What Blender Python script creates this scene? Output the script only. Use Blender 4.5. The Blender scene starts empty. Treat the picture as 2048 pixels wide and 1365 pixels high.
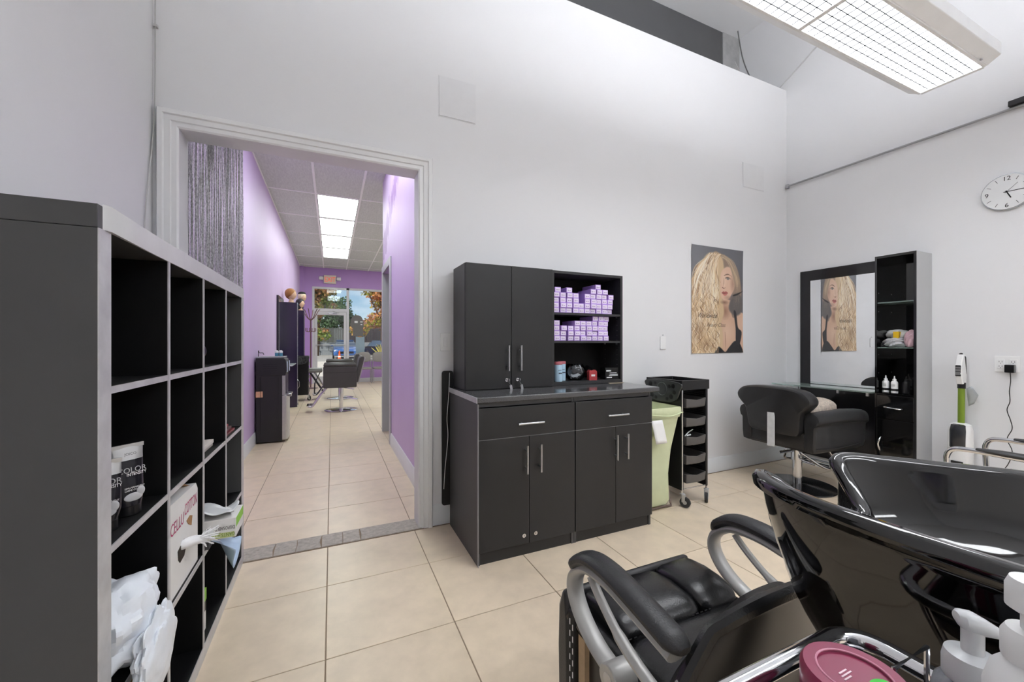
import bpy, math, random
import numpy as np
from mathutils import Matrix, Vector, noise
random.seed(7); rng = np.random.default_rng(7)
SC = bpy.context.scene
COL = SC.collection
PI = math.pi

# ------------------------------------------------------------------ camera, world, light, exposure
cam_d = bpy.data.cameras.new('camera'); cam = bpy.data.objects.new('camera', cam_d); COL.objects.link(cam)
cam.location = (0, 0, 1.2); cam.rotation_euler = (PI/2, 0, math.radians(-24.3))
cam_d.sensor_width = 36; cam_d.lens = 798*36/2048; cam_d.shift_y = 2.5/2048; cam_d.clip_start = .01; cam_d.clip_end = 400
SC.camera = cam
SC.view_settings.view_transform = 'Standard'; SC.view_settings.look = 'None'
SC.view_settings.gamma = 1; SC.view_settings.use_curve_mapping = False
SC.view_settings.exposure = 0.09

LAMP_ROOM = 17.5      # emission of the suspended fluorescent lenses
LAMP_HALL = 7.4      # emission of the troffer diffusers in the salon
SKY = 3.4
FILL_UP = 24.5        # emission of unseen fill up-lights added on top of the suspended fixtures
world = bpy.data.worlds.new('sky_world'); SC.world = world; world.use_nodes = True
nt = world.node_tree; nt.nodes.clear()
def wn(t, **k):
    n = nt.nodes.new(t)
    for a, b in k.items(): setattr(n, a, b)
    return n
wo = wn('ShaderNodeOutputWorld'); wb = wn('ShaderNodeBackground'); wb.inputs[1].default_value = SKY
tc = wn('ShaderNodeTexCoord'); mp = wn('ShaderNodeMapping'); mp.inputs['Scale'].default_value = (1, 1, 2.2)
sk = wn('ShaderNodeTexSky', sky_type='HOSEK_WILKIE'); sk.turbidity = 2.6; sk.sun_direction = Vector((-.6, -.55, .58)).normalized()
nz = wn('ShaderNodeTexNoise'); nz.inputs['Scale'].default_value = 4.2; nz.inputs['Detail'].default_value = 7
cr = wn('ShaderNodeValToRGB'); cr.color_ramp.elements[0].position = .36; cr.color_ramp.elements[1].position = .55
mx = wn('ShaderNodeMix', data_type='RGBA'); mx.inputs['B'].default_value = (.30, .305, .32, 1)
L = nt.links.new
L(tc.outputs['Generated'], mp.inputs[0]); L(mp.outputs[0], nz.inputs['Vector']); L(nz.outputs[0], cr.inputs[0])
L(cr.outputs[0], mx.inputs['Factor']); L(sk.outputs[0], mx.inputs['A']); L(mx.outputs['Result'], wb.inputs[0]); L(wb.outputs[0], wo.inputs[0])
sun_d = bpy.data.lights.new('sun', 'SUN'); sun_d.energy = 3.0; sun_d.angle = .01; sun_d.color = (1, .93, .82)
sun = bpy.data.objects.new('sun', sun_d); COL.objects.link(sun); sun.location = (-20, -20, 30)
sun.rotation_euler = Vector((.6, .55, -.58)).to_track_quat('-Z', 'Y').to_euler()

# ------------------------------------------------------------------ materials
def lin(c): return tuple(((v/255)/12.92 if v/255 <= .04045 else ((v/255+.055)/1.055)**2.4) for v in c)
MC = {}
def M(name, rgb=(128,128,128), rough=.5, metal=0., var=.0, vs=6., bump=0., bs=60., spec=.5, coat=0., trans=0., ior=1.45,
      emit=0., orand=0., alpha=1., stretch=None, rvar=0., sheen=0.):
    """A Principled material whose colour, roughness and relief come from noise nodes."""
    if name in MC: return MC[name]
    m = bpy.data.materials.new(name); m.use_nodes = True; MC[name] = m
    n = m.node_tree; b = n.nodes['Principled BSDF']; lk = n.links.new
    c = lin(rgb)
    b.inputs['Roughness'].default_value = rough; b.inputs['Metallic'].default_value = metal
    b.inputs['Specular IOR Level'].default_value = spec; b.inputs['Coat Weight'].default_value = coat; b.inputs['Coat Roughness'].default_value = .05
    b.inputs['Transmission Weight'].default_value = trans; b.inputs['IOR'].default_value = ior; b.inputs['Alpha'].default_value = alpha
    if sheen: b.inputs['Sheen Weight'].default_value = sheen
    tcn = n.nodes.new('ShaderNodeTexCoord'); mpn = n.nodes.new('ShaderNodeMapping')
    if stretch: mpn.inputs['Scale'].default_value = stretch
    oi = n.nodes.new('ShaderNodeObjectInfo')
    lk(tcn.outputs['Object'], mpn.inputs[0])
    if orand:
        vm = n.nodes.new('ShaderNodeVectorMath'); vm.operation = 'SCALE'; vm.inputs[0].default_value = (37, 51, 23); lk(oi.outputs['Random'], vm.inputs['Scale'])
        lk(vm.outputs[0], mpn.inputs['Location'])
    no = n.nodes.new('ShaderNodeTexNoise'); no.inputs['Scale'].default_value = vs; no.inputs['Detail'].default_value = 6; no.inputs['Roughness'].default_value = .6
    lk(mpn.outputs[0], no.inputs['Vector'])
    mixn = n.nodes.new('ShaderNodeMix'); mixn.data_type = 'RGBA'
    v = var if var else .03
    mixn.inputs['A'].default_value = tuple(x*(1-v) for x in c)+(1,); mixn.inputs['B'].default_value = tuple(min(1, x*(1+v)) for x in c)+(1,)
    rp = n.nodes.new('ShaderNodeValToRGB'); rp.color_ramp.elements[0].position = .3; rp.color_ramp.elements[1].position = .7
    lk(no.outputs[0], rp.inputs[0]); lk(rp.outputs[0], mixn.inputs['Factor'])
    out = mixn.outputs['Result']
    if orand:
        hs = n.nodes.new('ShaderNodeHueSaturation'); mr = n.nodes.new('ShaderNodeMapRange'); mr.inputs['To Min'].default_value = 1-orand; mr.inputs['To Max'].default_value = 1+orand
        lk(oi.outputs['Random'], mr.inputs[0]); lk(mr.outputs[0], hs.inputs['Value']); lk(out, hs.inputs['Color']); out = hs.outputs[0]
    lk(out, b.inputs['Base Color'])
    if rvar:
        mr2 = n.nodes.new('ShaderNodeMapRange'); mr2.inputs['To Min'].default_value = max(0, rough-rvar); mr2.inputs['To Max'].default_value = rough+rvar
        lk(no.outputs[0], mr2.inputs[0]); lk(mr2.outputs[0], b.inputs['Roughness'])
    if bump:
        nb = n.nodes.new('ShaderNodeTexNoise'); nb.inputs['Scale'].default_value = bs; nb.inputs['Detail'].default_value = 4; lk(mpn.outputs[0], nb.inputs['Vector'])
        bp = n.nodes.new('ShaderNodeBump'); bp.inputs['Strength'].default_value = bump; bp.inputs['Distance'].default_value = .01
        lk(nb.outputs[0], bp.inputs['Height']); lk(bp.outputs[0], b.inputs['Normal'])
    if emit:
        b.inputs['Emission Color'].default_value = c+(1,); b.inputs['Emission Strength'].default_value = emit
    return m
WHITE = M('painted_wall', (231,231,233), .55, var=.012, vs=1.3, bump=.02, bs=90)
TRIM = M('trim_white', (236,236,237), .35, var=.015, vs=4)
BBOARD = M('baseboard_white', (226,228,230), .4, var=.02)
PURPLE = M('purple_paint', (210,186,226), .5, var=.03, vs=1.6, bump=.02, bs=90)
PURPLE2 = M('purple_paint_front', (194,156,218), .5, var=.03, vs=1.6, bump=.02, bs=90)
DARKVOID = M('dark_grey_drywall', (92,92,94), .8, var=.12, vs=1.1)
PATCH = M('raw_drywall', (170,170,170), .8, var=.15, vs=8)
GROUT = M('grout', (150,132,112), .9, var=.1, vs=30)
TILE = M('beige_tile', (222,204,180), .33, var=.075, vs=9, bump=.02, bs=12, orand=.03, rvar=.08)
STONE = M('threshold_stone', (172,164,154), .6, var=.22, vs=40, bump=.1, bs=120, orand=.06)
LAM = M('black_laminate', (40,40,41), .42, var=.12, vs=3, spec=.5, rvar=.08)
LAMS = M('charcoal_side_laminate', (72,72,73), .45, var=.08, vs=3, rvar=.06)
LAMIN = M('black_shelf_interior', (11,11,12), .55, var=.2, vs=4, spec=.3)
EDGE = M('worn_silver_edge', (198,198,200), .36, .25, var=.13, vs=16, rvar=.1)
GRAN = M('speckled_granite', (84,84,86), .12, var=.8, vs=300, rvar=.04)
CHROME = M('chrome', (214,215,218), .1, 1., var=.03)
STEEL = M('brushed_steel', (190,191,194), .3, 1., var=.06, vs=40)
GLOSSB = M('gloss_black', (13,13,14), .06, var=.1, coat=.6)
LEATH = M('black_leather', (40,40,42), .38, var=.15, vs=12, bump=.12, bs=260, rvar=.08)
LEATHS = M('black_leather_shiny', (22,22,24), .24, var=.15, vs=9, bump=.08, bs=240, rvar=.08)
PLASB = M('black_plastic', (22,22,24), .28, var=.1)
PLASG = M('dark_grey_plastic', (88,86,85), .3, var=.1)
SILV = M('silver_plastic', (176,175,172), .38, .25, var=.05)
RUB = M('rubber', (46,46,47), .7, var=.1)
PLASW = M('white_plastic', (238,238,238), .4, var=.015)
PAPER = M('white_paper', (240,240,240), .8, var=.03)
GLASS = M('clear_glass', (250,252,252), .02, trans=1., ior=1.45)
GGLASS = M('greenish_glass', (214,236,228), .06, trans=.75, ior=1.5)
MIRR = M('mirror_glass', (236,238,240), .01, 1.)
LENS = M('lamp_lens', (247,250,254), .5, emit=LAMP_ROOM)
FILLU = M('fill_uplight', (247,250,254), .5, emit=FILL_UP)
LENSH = M('troffer_diffuser', (244,255,246), .5, emit=LAMP_HALL)
ALU = M('white_aluminium', (214,214,216), .4, .1, var=.02)
GREYM = M('grey_laminate_side', (186,187,189), .45, var=.02)
INK = M('black_ink', (16,16,16), .7)

# ------------------------------------------------------------------ mesh builder
WM = {}
class MB:
    def __init__(s): s.v = []; s.f = []
    def add(s, vs, fs):
        o = len(s.v); s.v += [tuple(p) for p in vs]; s.f += [tuple(i+o for i in f) for f in fs]; return s
    def box(s, x0, x1, y0, y1, z0, z1):
        return s.add([(x0,y0,z0),(x1,y0,z0),(x1,y1,z0),(x0,y1,z0),(x0,y0,z1),(x1,y0,z1),(x1,y1,z1),(x0,y1,z1)],
                     [(0,3,2,1),(4,5,6,7),(0,1,5,4),(1,2,6,5),(2,3,7,6),(3,0,4,7)])
    def obox(s, c, ax, ay, az, hx, hy, hz):
        c, ax, ay, az = map(Vector, (c, ax, ay, az)); ax.normalize(); ay.normalize(); az.normalize()
        P = [c+ax*hx*i+ay*hy*j+az*hz*k for k in (-1,1) for j in (-1,1) for i in (-1,1)]
        return s.add(P, [(0,2,3,1),(4,5,7,6),(0,1,5,4),(1,3,7,5),(3,2,6,7),(2,0,4,6)])
    def loft(s, rings, cap0=True, cap1=True, closed=True):
        n = len(rings[0]); o = [p for r in rings for p in r]; fs = []
        for i in range(len(rings)-1):
            for j in range(n if closed else n-1):
                k = (j+1) % n
                fs.append((i*n+j, i*n+k, (i+1)*n+k, (i+1)*n+j))
        if cap0: fs.append(tuple(range(n))[::-1])
        if cap1: fs.append(tuple((len(rings)-1)*n+j for j in range(n)))
        return s.add(o, fs)
    def tube(s, pts, r, n=10, closed=False, caps=True, flat=1.):
        P = [Vector(p) for p in pts]; m = len(P); rs = r if isinstance(r, (list, tuple)) else [r]*m
        T = []
        for i in range(m):
            if closed: t = P[(i+1) % m]-P[i-1]
            else: t = P[min(i+1, m-1)]-P[max(i-1, 0)]
            T.append(t.normalized())
        up = Vector((0,0,1)) if abs(T[0].z) < .9 else Vector((1,0,0))
        N = (up-T[0]*up.dot(T[0])).normalized(); rings = []
        for i in range(m):
            N = (N-T[i]*N.dot(T[i])).normalized(); B = T[i].cross(N)
            rings.append([P[i]+(N*math.cos(2*PI*k/n)*flat+B*math.sin(2*PI*k/n))*rs[i] for k in range(n)])
        if closed: rings.append(rings[0])
        return s.loft(rings, caps and not closed, caps and not closed)
    def cyl(s, p0, p1, r, n=16, r1=None): return s.tube([p0, p1], [r, r if r1 is None else r1], n)
    def lathe(s, prof, c=(0,0,0), n=28, sx=1., sy=1., cap=True):
        rings = [[(c[0]+r*sx*math.cos(2*PI*k/n), c[1]+r*sy*math.sin(2*PI*k/n), c[2]+z) for k in range(n)] for r, z in prof]
        return s.loft(rings, cap, cap)
    def prism(s, poly, axis, a, b):
        def q(p, t): return {'x': (t,p[0],p[1]), 'y': (p[0],t,p[1]), 'z': (p[0],p[1],t)}[axis]
        return s.loft([[q(p, a) for p in poly], [q(p, b) for p in poly]])
    def ball(s, c, rx, ry, rz, e=1., e2=None, nu=24, nv=14, fn=None):
        """superellipsoid; e<1 gets boxier"""
        e2 = e if e2 is None else e2
        sg = lambda x, p: math.copysign(abs(x)**p, x)
        rings = []
        for i in range(nv+1):
            a = -PI/2+PI*i/nv; a = max(-PI/2+.02, min(PI/2-.02, a)); ring = []
            for j in range(nu):
                b = 2*PI*j/nu
                x, y, z = sg(math.cos(a), e2)*sg(math.cos(b), e), sg(math.cos(a), e2)*sg(math.sin(b), e), sg(math.sin(a), e2)
                p = (c[0]+rx*x, c[1]+ry*y, c[2]+rz*z)
                ring.append(fn(p, x, y, z) if fn else p)
            rings.append(ring)
        return s.loft(rings)
    def grid(s, fn, nu, nv):
        vs = [fn(i/nu, j/nv) for j in range(nv+1) for i in range(nu+1)]
        return s.add(vs, [(j*(nu+1)+i, j*(nu+1)+i+1, (j+1)*(nu+1)+i+1, (j+1)*(nu+1)+i) for j in range(nv) for i in range(nu)])
    def xf(s, m): s.v = [tuple(m @ Vector(p)) for p in s.v]; return s
    def build(s, name, mat, parent=None, bevel=0., flat=False, sub=0, solid=0., label=None, ang=40):
        me = bpy.data.meshes.new(name)
        if parent is not None:
            inv = WM[parent].inverted(); vs = [tuple(inv @ Vector(p)) for p in s.v]
        else: vs = s.v
        me.from_pydata(vs, [], s.f)
        import bmesh
        bm = bmesh.new(); bm.from_mesh(me); bmesh.ops.recalc_face_normals(bm, faces=bm.faces); bm.to_mesh(me); bm.free()
        me.materials.append(mat)
        if not flat:
            me.polygons.foreach_set('use_smooth', [True]*len(me.polygons)); me.set_sharp_from_angle(angle=math.radians(ang))
        o = bpy.data.objects.new(name, me); COL.objects.link(o)
        if parent is not None: o.parent = parent; WM[o] = WM[parent].copy()
        else: WM[o] = Matrix.Identity(4)
        if solid:
            md = o.modifiers.new('solid', 'SOLIDIFY'); md.thickness = solid
        if bevel:
            md = o.modifiers.new('bevel', 'BEVEL'); md.width = bevel; md.segments = 2; md.limit_method = 'ANGLE'; md.angle_limit = .6
        if sub:
            md = o.modifiers.new('sub', 'SUBSURF'); md.levels = sub; md.render_levels = sub
        if label: o['label'] = label
        return o
def tag(o, label, cat, group=None, kind=None):
    o['label'] = label; o['category'] = cat
    if group: o['group'] = group
    if kind: o['kind'] = kind
    return o
def thing(name, label, cat, loc=(0,0,0), rz=0., group=None):
    o = bpy.data.objects.new(name, None); COL.objects.link(o); o.location = loc; o.rotation_euler = (0,0,rz); o.empty_display_size = .05
    WM[o] = Matrix.Translation(loc) @ Matrix.Rotation(rz, 4, 'Z')
    return tag(o, label, cat, group)
def struct(o, label=None):
    o['kind'] = 'structure'
    if label: o['label'] = label
    return o
def dup(root, loc, rz=None, label=None, parent=None):
    r = root.copy(); COL.objects.link(r); r.location = loc
    if rz is not None: r.rotation_euler = (0,0,rz)
    if label: r['label'] = label
    WM[r] = Matrix.Translation(loc) @ Matrix.Rotation(r.rotation_euler[2], 4, 'Z')
    def kids(a, b):
        for ch in [x for x in bpy.data.objects if x.parent == a]:
            c = ch.copy(); COL.objects.link(c); c.parent = b; WM[c] = WM[b].copy(); kids(ch, c)
    kids(root, r); return r
def box(x0, x1, y0, y1, z0, z1): return MB().box(x0, x1, y0, y1, z0, z1)
def arc(c, r, a0, a1, n, plane='xz'):
    out = []
    for i in range(n+1):
        a = a0+(a1-a0)*i/n; p, q = r*math.cos(a), r*math.sin(a)
        out.append({'xz': (c[0]+p, c[1], c[2]+q), 'yz': (c[0], c[1]+p, c[2]+q), 'xy': (c[0]+p, c[1]+q, c[2])}[plane])
    return out
def smooth(pts, k=6, closed=False):
    """Catmull-Rom through the points"""
    P = [Vector(p) for p in pts]; n = len(P); out = []
    for i in range(n if closed else n-1):
        g = (lambda j: P[j % n]) if closed else (lambda j: P[max(0, min(n-1, j))])
        a, b, c, d = g(i-1), g(i), g(i+1), g(i+2)
        for t in range(k):
            t /= k
            out.append(.5*((2*b)+(c-a)*t+(2*a-5*b+4*c-d)*t*t+(3*b-a-3*c+d)*t**3))
    if not closed: out.append(P[-1])
    return [tuple(p) for p in out]
def lettering(txt, size, o, xd, yd, mat, parent, name='lettering', shear=0., depth=.0004, align='LEFT', squash=1.):
    cu = bpy.data.curves.new(name, 'FONT'); cu.body = txt; cu.size = size; cu.extrude = 0; cu.shear = shear; cu.align_x = align; cu.resolution_u = 3
    ob = bpy.data.objects.new(name+'_tmp', cu); COL.objects.link(ob)
    me = bpy.data.meshes.new_from_object(ob.evaluated_get(bpy.context.evaluated_depsgraph_get()))
    bpy.data.objects.remove(ob); bpy.data.curves.remove(cu)
    xd, yd, o = Vector(xd).normalized(), Vector(yd).normalized(), Vector(o); nd = xd.cross(yd)
    inv = WM[parent].inverted()
    for v in me.vertices: v.co = inv @ (o+xd*v.co.x*squash+yd*v.co.y+nd*depth)
    me.materials.append(mat); me.name = name
    t = bpy.data.objects.new(name, me); COL.objects.link(t); t.parent = parent; WM[t] = WM[parent].copy()
    return t

# ------------------------------------------------------------------ the setting
XL, XR, YW, YB, YE = -.83, 4.293, 2.60, 2.73, 12.9
ZT, ZH, ZC = 3.81, 3.37, 4.7
OX0, OX1, OZ = -.72, .508, 2.305
# floor: grout slab with separate tiles
fl = struct(box(-.93, 4.4, -3.9, YE+.1, -.08, -.003).build('floor', GROUT))
T = .503
xs = [-.022+T*k for k in range(-3, 10)]
tile_cache = {}
def tile(x0, x1, y0, y1):
    g = .0022; k = (round(x1-x0, 3), round(y1-y0, 3))
    if k not in tile_cache:
        w, h = k[0]/2-g, k[1]/2-g
        o = MB().box(-w, w, -h, h, -.006, 0).build('tile', TILE, fl, bevel=.0015); tile_cache[k] = o
    else:
        o = tile_cache[k].copy(); COL.objects.link(o)
    o.location = ((x0+x1)/2, (y0+y1)/2, 0); WM[o] = Matrix.Identity(4)
def tiles(X0, X1, Y0, Y1, ys):
    ex = sorted({X0, X1} | {x for x in xs if X0 < x < X1}); ey = sorted({Y0, Y1} | {y for y in ys if Y0 < y < Y1})
    for a, b in zip(ex, ex[1:]):
        for c, d in zip(ey, ey[1:]):
            if b-a > .02 and d-c > .02: tile(a, b, c, d)
tiles(XL, XR, -.85, 2.573, [2.163-.5*k for k in range(8)])
tiles(XL, .63, 2.737, YE, [3.168+.5*k for k in range(22)])
tiles(.63, 1.99, 5.66, YE, [3.168+.5*k for k in range(22)])
MB().box(XL, XR, -3.8, -.85, -.01, 0).build('floor_area', TILE, fl)
MB().box(1.99, XR, 5.7, YE, -.01, 0).build('floor_area', TILE, fl)
MB().box(.63, XR, 2.737, 5.66, -.01, 0).build('floor_area', TILE, fl)
# stone threshold of broken pieces
cuts = [OX0-.1, -.47, -.30, -.19, -.055, .06, .16, OX1+.02]
t1 = struct(box(OX0-.1, OX1+.02, 2.575, 2.735, -.004, .001).build('trim_threshold', GROUT), 'grey stone threshold strip between the two tiled floors')
for a, b in zip(cuts, cuts[1:]):
    j = random.uniform(-.012, .012)
    MB().prism([(a+.0015, 2.577), (b-.0015, 2.577), (b-.0015+j, 2.65), (b-.0015, 2.733), (a+.0015, 2.733), (a+.0015-j*.5, 2.66)], 'z', 0, .006).build('stone_piece', STONE, t1, bevel=.001)
# walls
struct(box(XL-.1, XL, -3.9, YB, 0, ZC).build('wall_left', WHITE))
struct(box(XL-.1, XL, YB, YE+.15, 0, ZC).build('wall_left_salon', PURPLE))
struct(MB().prism([(XL,0),(OX0,0),(OX0,OZ),(OX1,OZ),(OX1,0),(XR,0),(XR,ZT),(XL,ZT)], 'y', YW, YB).build('wall_front', WHITE))
struct(box(XR, XR+.1, -3.9, YE+.15, 0, ZC).build('wall_right', WHITE))
struct(box(XL, XR, -3.9, -3.8, 0, ZC).build('wall_rear', WHITE))
struct(box(XL-.1, XR+.1, -3.9, 3.3, ZC, ZC+.1).build('ceiling', WHITE))
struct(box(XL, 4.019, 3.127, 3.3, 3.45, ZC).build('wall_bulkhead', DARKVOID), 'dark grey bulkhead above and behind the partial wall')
bp = struct(box(4.019, XR, 3.12, 3.3, 3.45, ZC).build('trim_bulkhead_edge', PATCH), 'pale rough drywall strip at the bulkhead end')
# hall wall on the right with its scuffed paint
pm = PURPLE.copy(); pm.name = 'purple_paint_scuffed'; n = pm.node_tree; b = n.nodes['Principled BSDF']; lk = n.links.new
src = b.inputs['Base Color'].links[0].from_socket
tcn = n.nodes.new('ShaderNodeTexCoord'); sp = n.nodes.new('ShaderNodeSeparateXYZ'); lk(tcn.outputs['Object'], sp.inputs[0])
def mth(op, a, b_=None, c=None):
    q = n.nodes.new('ShaderNodeMath'); q.operation = op; q.use_clamp = False
    for i, v in enumerate((a, b_, c)):
        if v is None: continue
        if isinstance(v, (int, float)): q.inputs[i].default_value = v
        else: lk(v, q.inputs[i])
    return q.outputs[0]
nzz = n.nodes.new('ShaderNodeTexNoise'); nzz.inputs['Scale'].default_value = 5.; nzz.inputs['Detail'].default_value = 5
mpz = n.nodes.new('ShaderNodeMapping'); mpz.inputs['Scale'].default_value = (1, 2.6, .7); lk(tcn.outputs['Object'], mpz.inputs[0]); lk(mpz.outputs[0], nzz.inputs['Vector'])
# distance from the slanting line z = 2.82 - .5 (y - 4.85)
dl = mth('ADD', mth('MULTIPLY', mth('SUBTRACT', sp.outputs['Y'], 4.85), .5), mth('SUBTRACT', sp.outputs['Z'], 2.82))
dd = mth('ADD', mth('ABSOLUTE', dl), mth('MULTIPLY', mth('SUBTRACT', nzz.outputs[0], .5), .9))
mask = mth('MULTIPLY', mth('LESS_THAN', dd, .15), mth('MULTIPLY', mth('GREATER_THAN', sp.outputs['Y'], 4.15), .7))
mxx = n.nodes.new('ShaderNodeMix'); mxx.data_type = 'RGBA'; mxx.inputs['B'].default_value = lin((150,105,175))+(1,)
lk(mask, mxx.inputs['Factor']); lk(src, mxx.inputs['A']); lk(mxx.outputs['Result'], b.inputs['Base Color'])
hx, hx1 = .635, .755
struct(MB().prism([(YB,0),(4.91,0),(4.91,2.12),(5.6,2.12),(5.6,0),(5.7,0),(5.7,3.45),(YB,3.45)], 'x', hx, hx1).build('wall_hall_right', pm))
struct(box(hx1, XR, 5.58, 5.7, 0, 3.45).build('wall_partition', PURPLE))
struct(box(hx1, XR, 2.74, 5.58, 2.4, 2.5).build('ceiling_closet', WHITE))
dk = TRIM
tr = struct(MB().box(hx-.018, hx1+.01, 5.585, 5.675, 0, 2.21).box(hx-.018, hx, 4.82, 4.91, 0, 2.21).box(hx-.018, hx, 4.91, 5.6, 2.12, 2.21).build('trim_hall_door', M('trim_hall', (188,190,192), .4), bevel=.004), 'pale grey casing of the side doorway in the hall')
# doorway casing with stepped profile, mitred
prof = [(0,0),(0,.014),(.008,.02),(.03,.016),(.034,.023),(.058,.025),(.064,.033),(.084,.033),(.09,.022),(.09,0)]
def casing():
    rings = []
    for corner in range(4):
        r = []
        for o_, h in prof:
            x = (OX0-o_) if corner < 2 else (OX1+o_); z = 0 if corner in (0, 3) else OZ+o_
            r.append((x, YW-h, z))
        rings.append(r)
    return MB().loft(rings)
struct(casing().build('trim_doorway', TRIM), 'white moulded casing around the open doorway')
# baseboards with a bead on top
def bb(name, axis, wall, sgn, a, b, h=.13, mat=BBOARD):
    p = [(wall,0),(wall+sgn*.016,0),(wall+sgn*.016,h-.03),(wall+sgn*.011,h-.022),(wall+sgn*.011,h-.01),(wall+sgn*.005,h),(wall,h)]
    return struct(MB().prism(p, 'x' if axis == 'x' else 'y', a, b).build(name, mat))
bb('baseboard_front', 'x', YW, -1, OX1+.09, XR)
bb('baseboard_right', 'y', XR, -1, -3.8, YW)
bb('baseboard_hall_left', 'y', XL, 1, YB, YE, .14)
bb('baseboard_hall_right', 'y', hx, -1, YB, 4.82, .14)
bb('baseboard_partition', 'x', 5.7, 1, hx1, XR, .14)
# silver string curtain pushed to the left of the doorway
m = MB()
for i in range(210):
    x = OX0-.06+.306*((i % 105)/104)+random.uniform(-.001, .001); y = (2.752 if i < 105 else 2.775)+random.uniform(-.006, .006)
    pts = []; z = 2.36
    ph = random.uniform(0, 6)
    while z > .06:
        pts.append((x+.0008*math.sin(z*9+ph), y+.002*math.sin(z*7+ph*2), z)); z -= .2
    m.tube(pts, random.choice([.0009, .0012, .0014]), 5, caps=False)
m.cyl((OX0-.06, 2.765, 2.36), (OX1+.06, 2.765, 2.36), .006, 8)
o = m.build('string_curtain', M('silver_thread', (208,208,210), .3, .35, var=.7, vs=150, stretch=(1,1,.5)))
tag(o, 'silver glitter string curtain gathered at the left of the doorway', 'curtain', kind='stuff')

# salon drop ceiling: slab, tees, tiles
CT = M('ceiling_tile', (208,213,208), .9, var=.10, vs=55, bump=.5, bs=130, stretch=(1,.25,1))
TEE = M('ceiling_tee', (246,247,246), .5)
cl = struct(box(XL, XR, YB, YE+.1, ZH+.03, ZH+.09).build('ceiling_salon', WHITE))
gx = [XL, -.215, .395, 1.005, 1.615]; gy = [2.737, 2.88, 4.08, 5.28, 6.48, 7.68, 8.88, 10.07, 11.27, 12.47, YE]
cc = {}
for i in range(4):
    for j in range(len(gy)-1):
        if i == 1 and j in (1, 2, 4, 5, 6, 7): continue
        k = (round(gx[i+1]-gx[i], 3), round(gy[j+1]-gy[j], 3))
        if k not in cc:
            cc[k] = MB().box(-k[0]/2+.012, k[0]/2-.012, -k[1]/2+.012, k[1]/2-.012, .004, .02).build('ceiling_tile', CT, cl); q = cc[k]
        else: q = cc[k].copy(); COL.objects.link(q)
        q.location = ((gx[i]+gx[i+1])/2, (gy[j]+gy[j+1])/2, ZH)
MB().box(gx[-1], XR, YB, YE, ZH+.004, ZH+.02).build('ceiling_field', CT, cl)
for x in gx:
    MB().box(x-.014, x+.014, YB, YE, ZH-.005, ZH+.03).build('ceiling_tee', TEE, cl)
for y in gy[1:-1]:
    MB().box(XL, gx[-1], y-.014, y+.014, ZH-.0045, ZH+.03).build('ceiling_tee', TEE, cl)
ords = ['first in view from the doorway', 'second in view from the doorway', 'third in view from the doorway', 'nearest the shop window', 'added as fill, hidden second behind the doorway header', 'added as fill, hidden directly behind the doorway header']
for j, r_ in enumerate((4, 5, 6, 7, 2, 1)):  # last two rows are extra troffers added out of view as hall fill
    y0, y1 = gy[r_], gy[r_+1]
    t = thing('ceiling_light', 'white rectangular troffer light in the salon ceiling, '+ords[j], 'ceiling light', (.09, (y0+y1)/2, ZH), group='troffers in a row along the salon ceiling')
    MB().box(-.215+.012, .395-.012, y0+.012, y1-.012, ZH+.006, ZH+.024).build('diffuser', LENSH, t)
    f = MB()
    for a in ((-.203,.383,y0+.012,y0+.036),(-.203,.383,y1-.036,y1-.012),(-.203,-.19,y0+.012,y1-.012),(.37,.383,y0+.012,y1-.012)): f.box(*a, ZH-.003, ZH+.006)
    f.build('frame', M('troffer_frame', (150,150,150), .5), t)

for j in range(4):  # unseen troffers added on the right to raise the salon's fill light
    y0, y1 = gy[4+j], gy[5+j]
    t = thing('ceiling_light', 'white fill light added out of view at the salon right, level with the troffer '+ords[j], 'ceiling light', (2.53, (y0+y1)/2, ZH), group='fill lights added in the right part of the salon')
    MB().box(2.23, 2.83, y0+.012, y1-.012, ZH-.004, ZH+.003).build('diffuser', LENSH, t); MB().box(2.21, 2.85, y0, y1, ZH-.002, ZH+.0035).build('frame', TEE, t)
# shop front
struct(box(XL, XR, YE, YE+.12, 2.82, ZH+.08).build('wall_shopfront_header', PURPLE2))
struct(box(XL, -.73, YE-.12, YE+.1, 0, ZH).build('wall_shopfront_column', PURPLE2))
struct(box(-.73, -.52, YE, YE+.1, 0, 2.82).build('wall_shopfront_pier', PURPLE2))
kn = struct(box(.47, XR, YE, YE+.12, 0, .62).build('wall_shopfront_knee', PURPLE2))
struct(box(.47, XR, YE-.02, YE, 0, .12).build('baseboard_shopfront', BBOARD))
def thin_glass(name, tint, refl=1.45):
    m = bpy.data.materials.new(name); m.use_nodes = True; n = m.node_tree; n.nodes.clear()
    o = n.nodes.new('ShaderNodeOutputMaterial'); mx = n.nodes.new('ShaderNodeMixShader'); t = n.nodes.new('ShaderNodeBsdfTransparent'); g = n.nodes.new('ShaderNodeBsdfGlossy')
    f = n.nodes.new('ShaderNodeFresnel'); f.inputs[0].default_value = refl; t.inputs[0].default_value = lin(tint)+(1,); g.inputs['Roughness'].default_value = .01
    n.links.new(f.outputs[0], mx.inputs[0]); n.links.new(t.outputs[0], mx.inputs[1]); n.links.new(g.outputs[0], mx.inputs[2]); n.links.new(mx.outputs[0], o.inputs[0])
    return m
SH = thin_glass('shop_glass', (250,252,252))
w1 = struct(MB().box(-.52, -.46, YE, YE+.06, 0, 2.82).box(.40, .47, YE, YE+.06, 0, 2.82).box(-.46, XR, YE, YE+.06, 2.76, 2.82).box(-.46, .40, YE, YE+.06, 2.10, 2.19).box(.47, XR, YE, YE+.06, .62, .68).box(1.95, 2.01, YE, YE+.06, .68, 2.76).build('window_1', ALU, bevel=.003), 'white aluminium shop front framing with glass')
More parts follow.
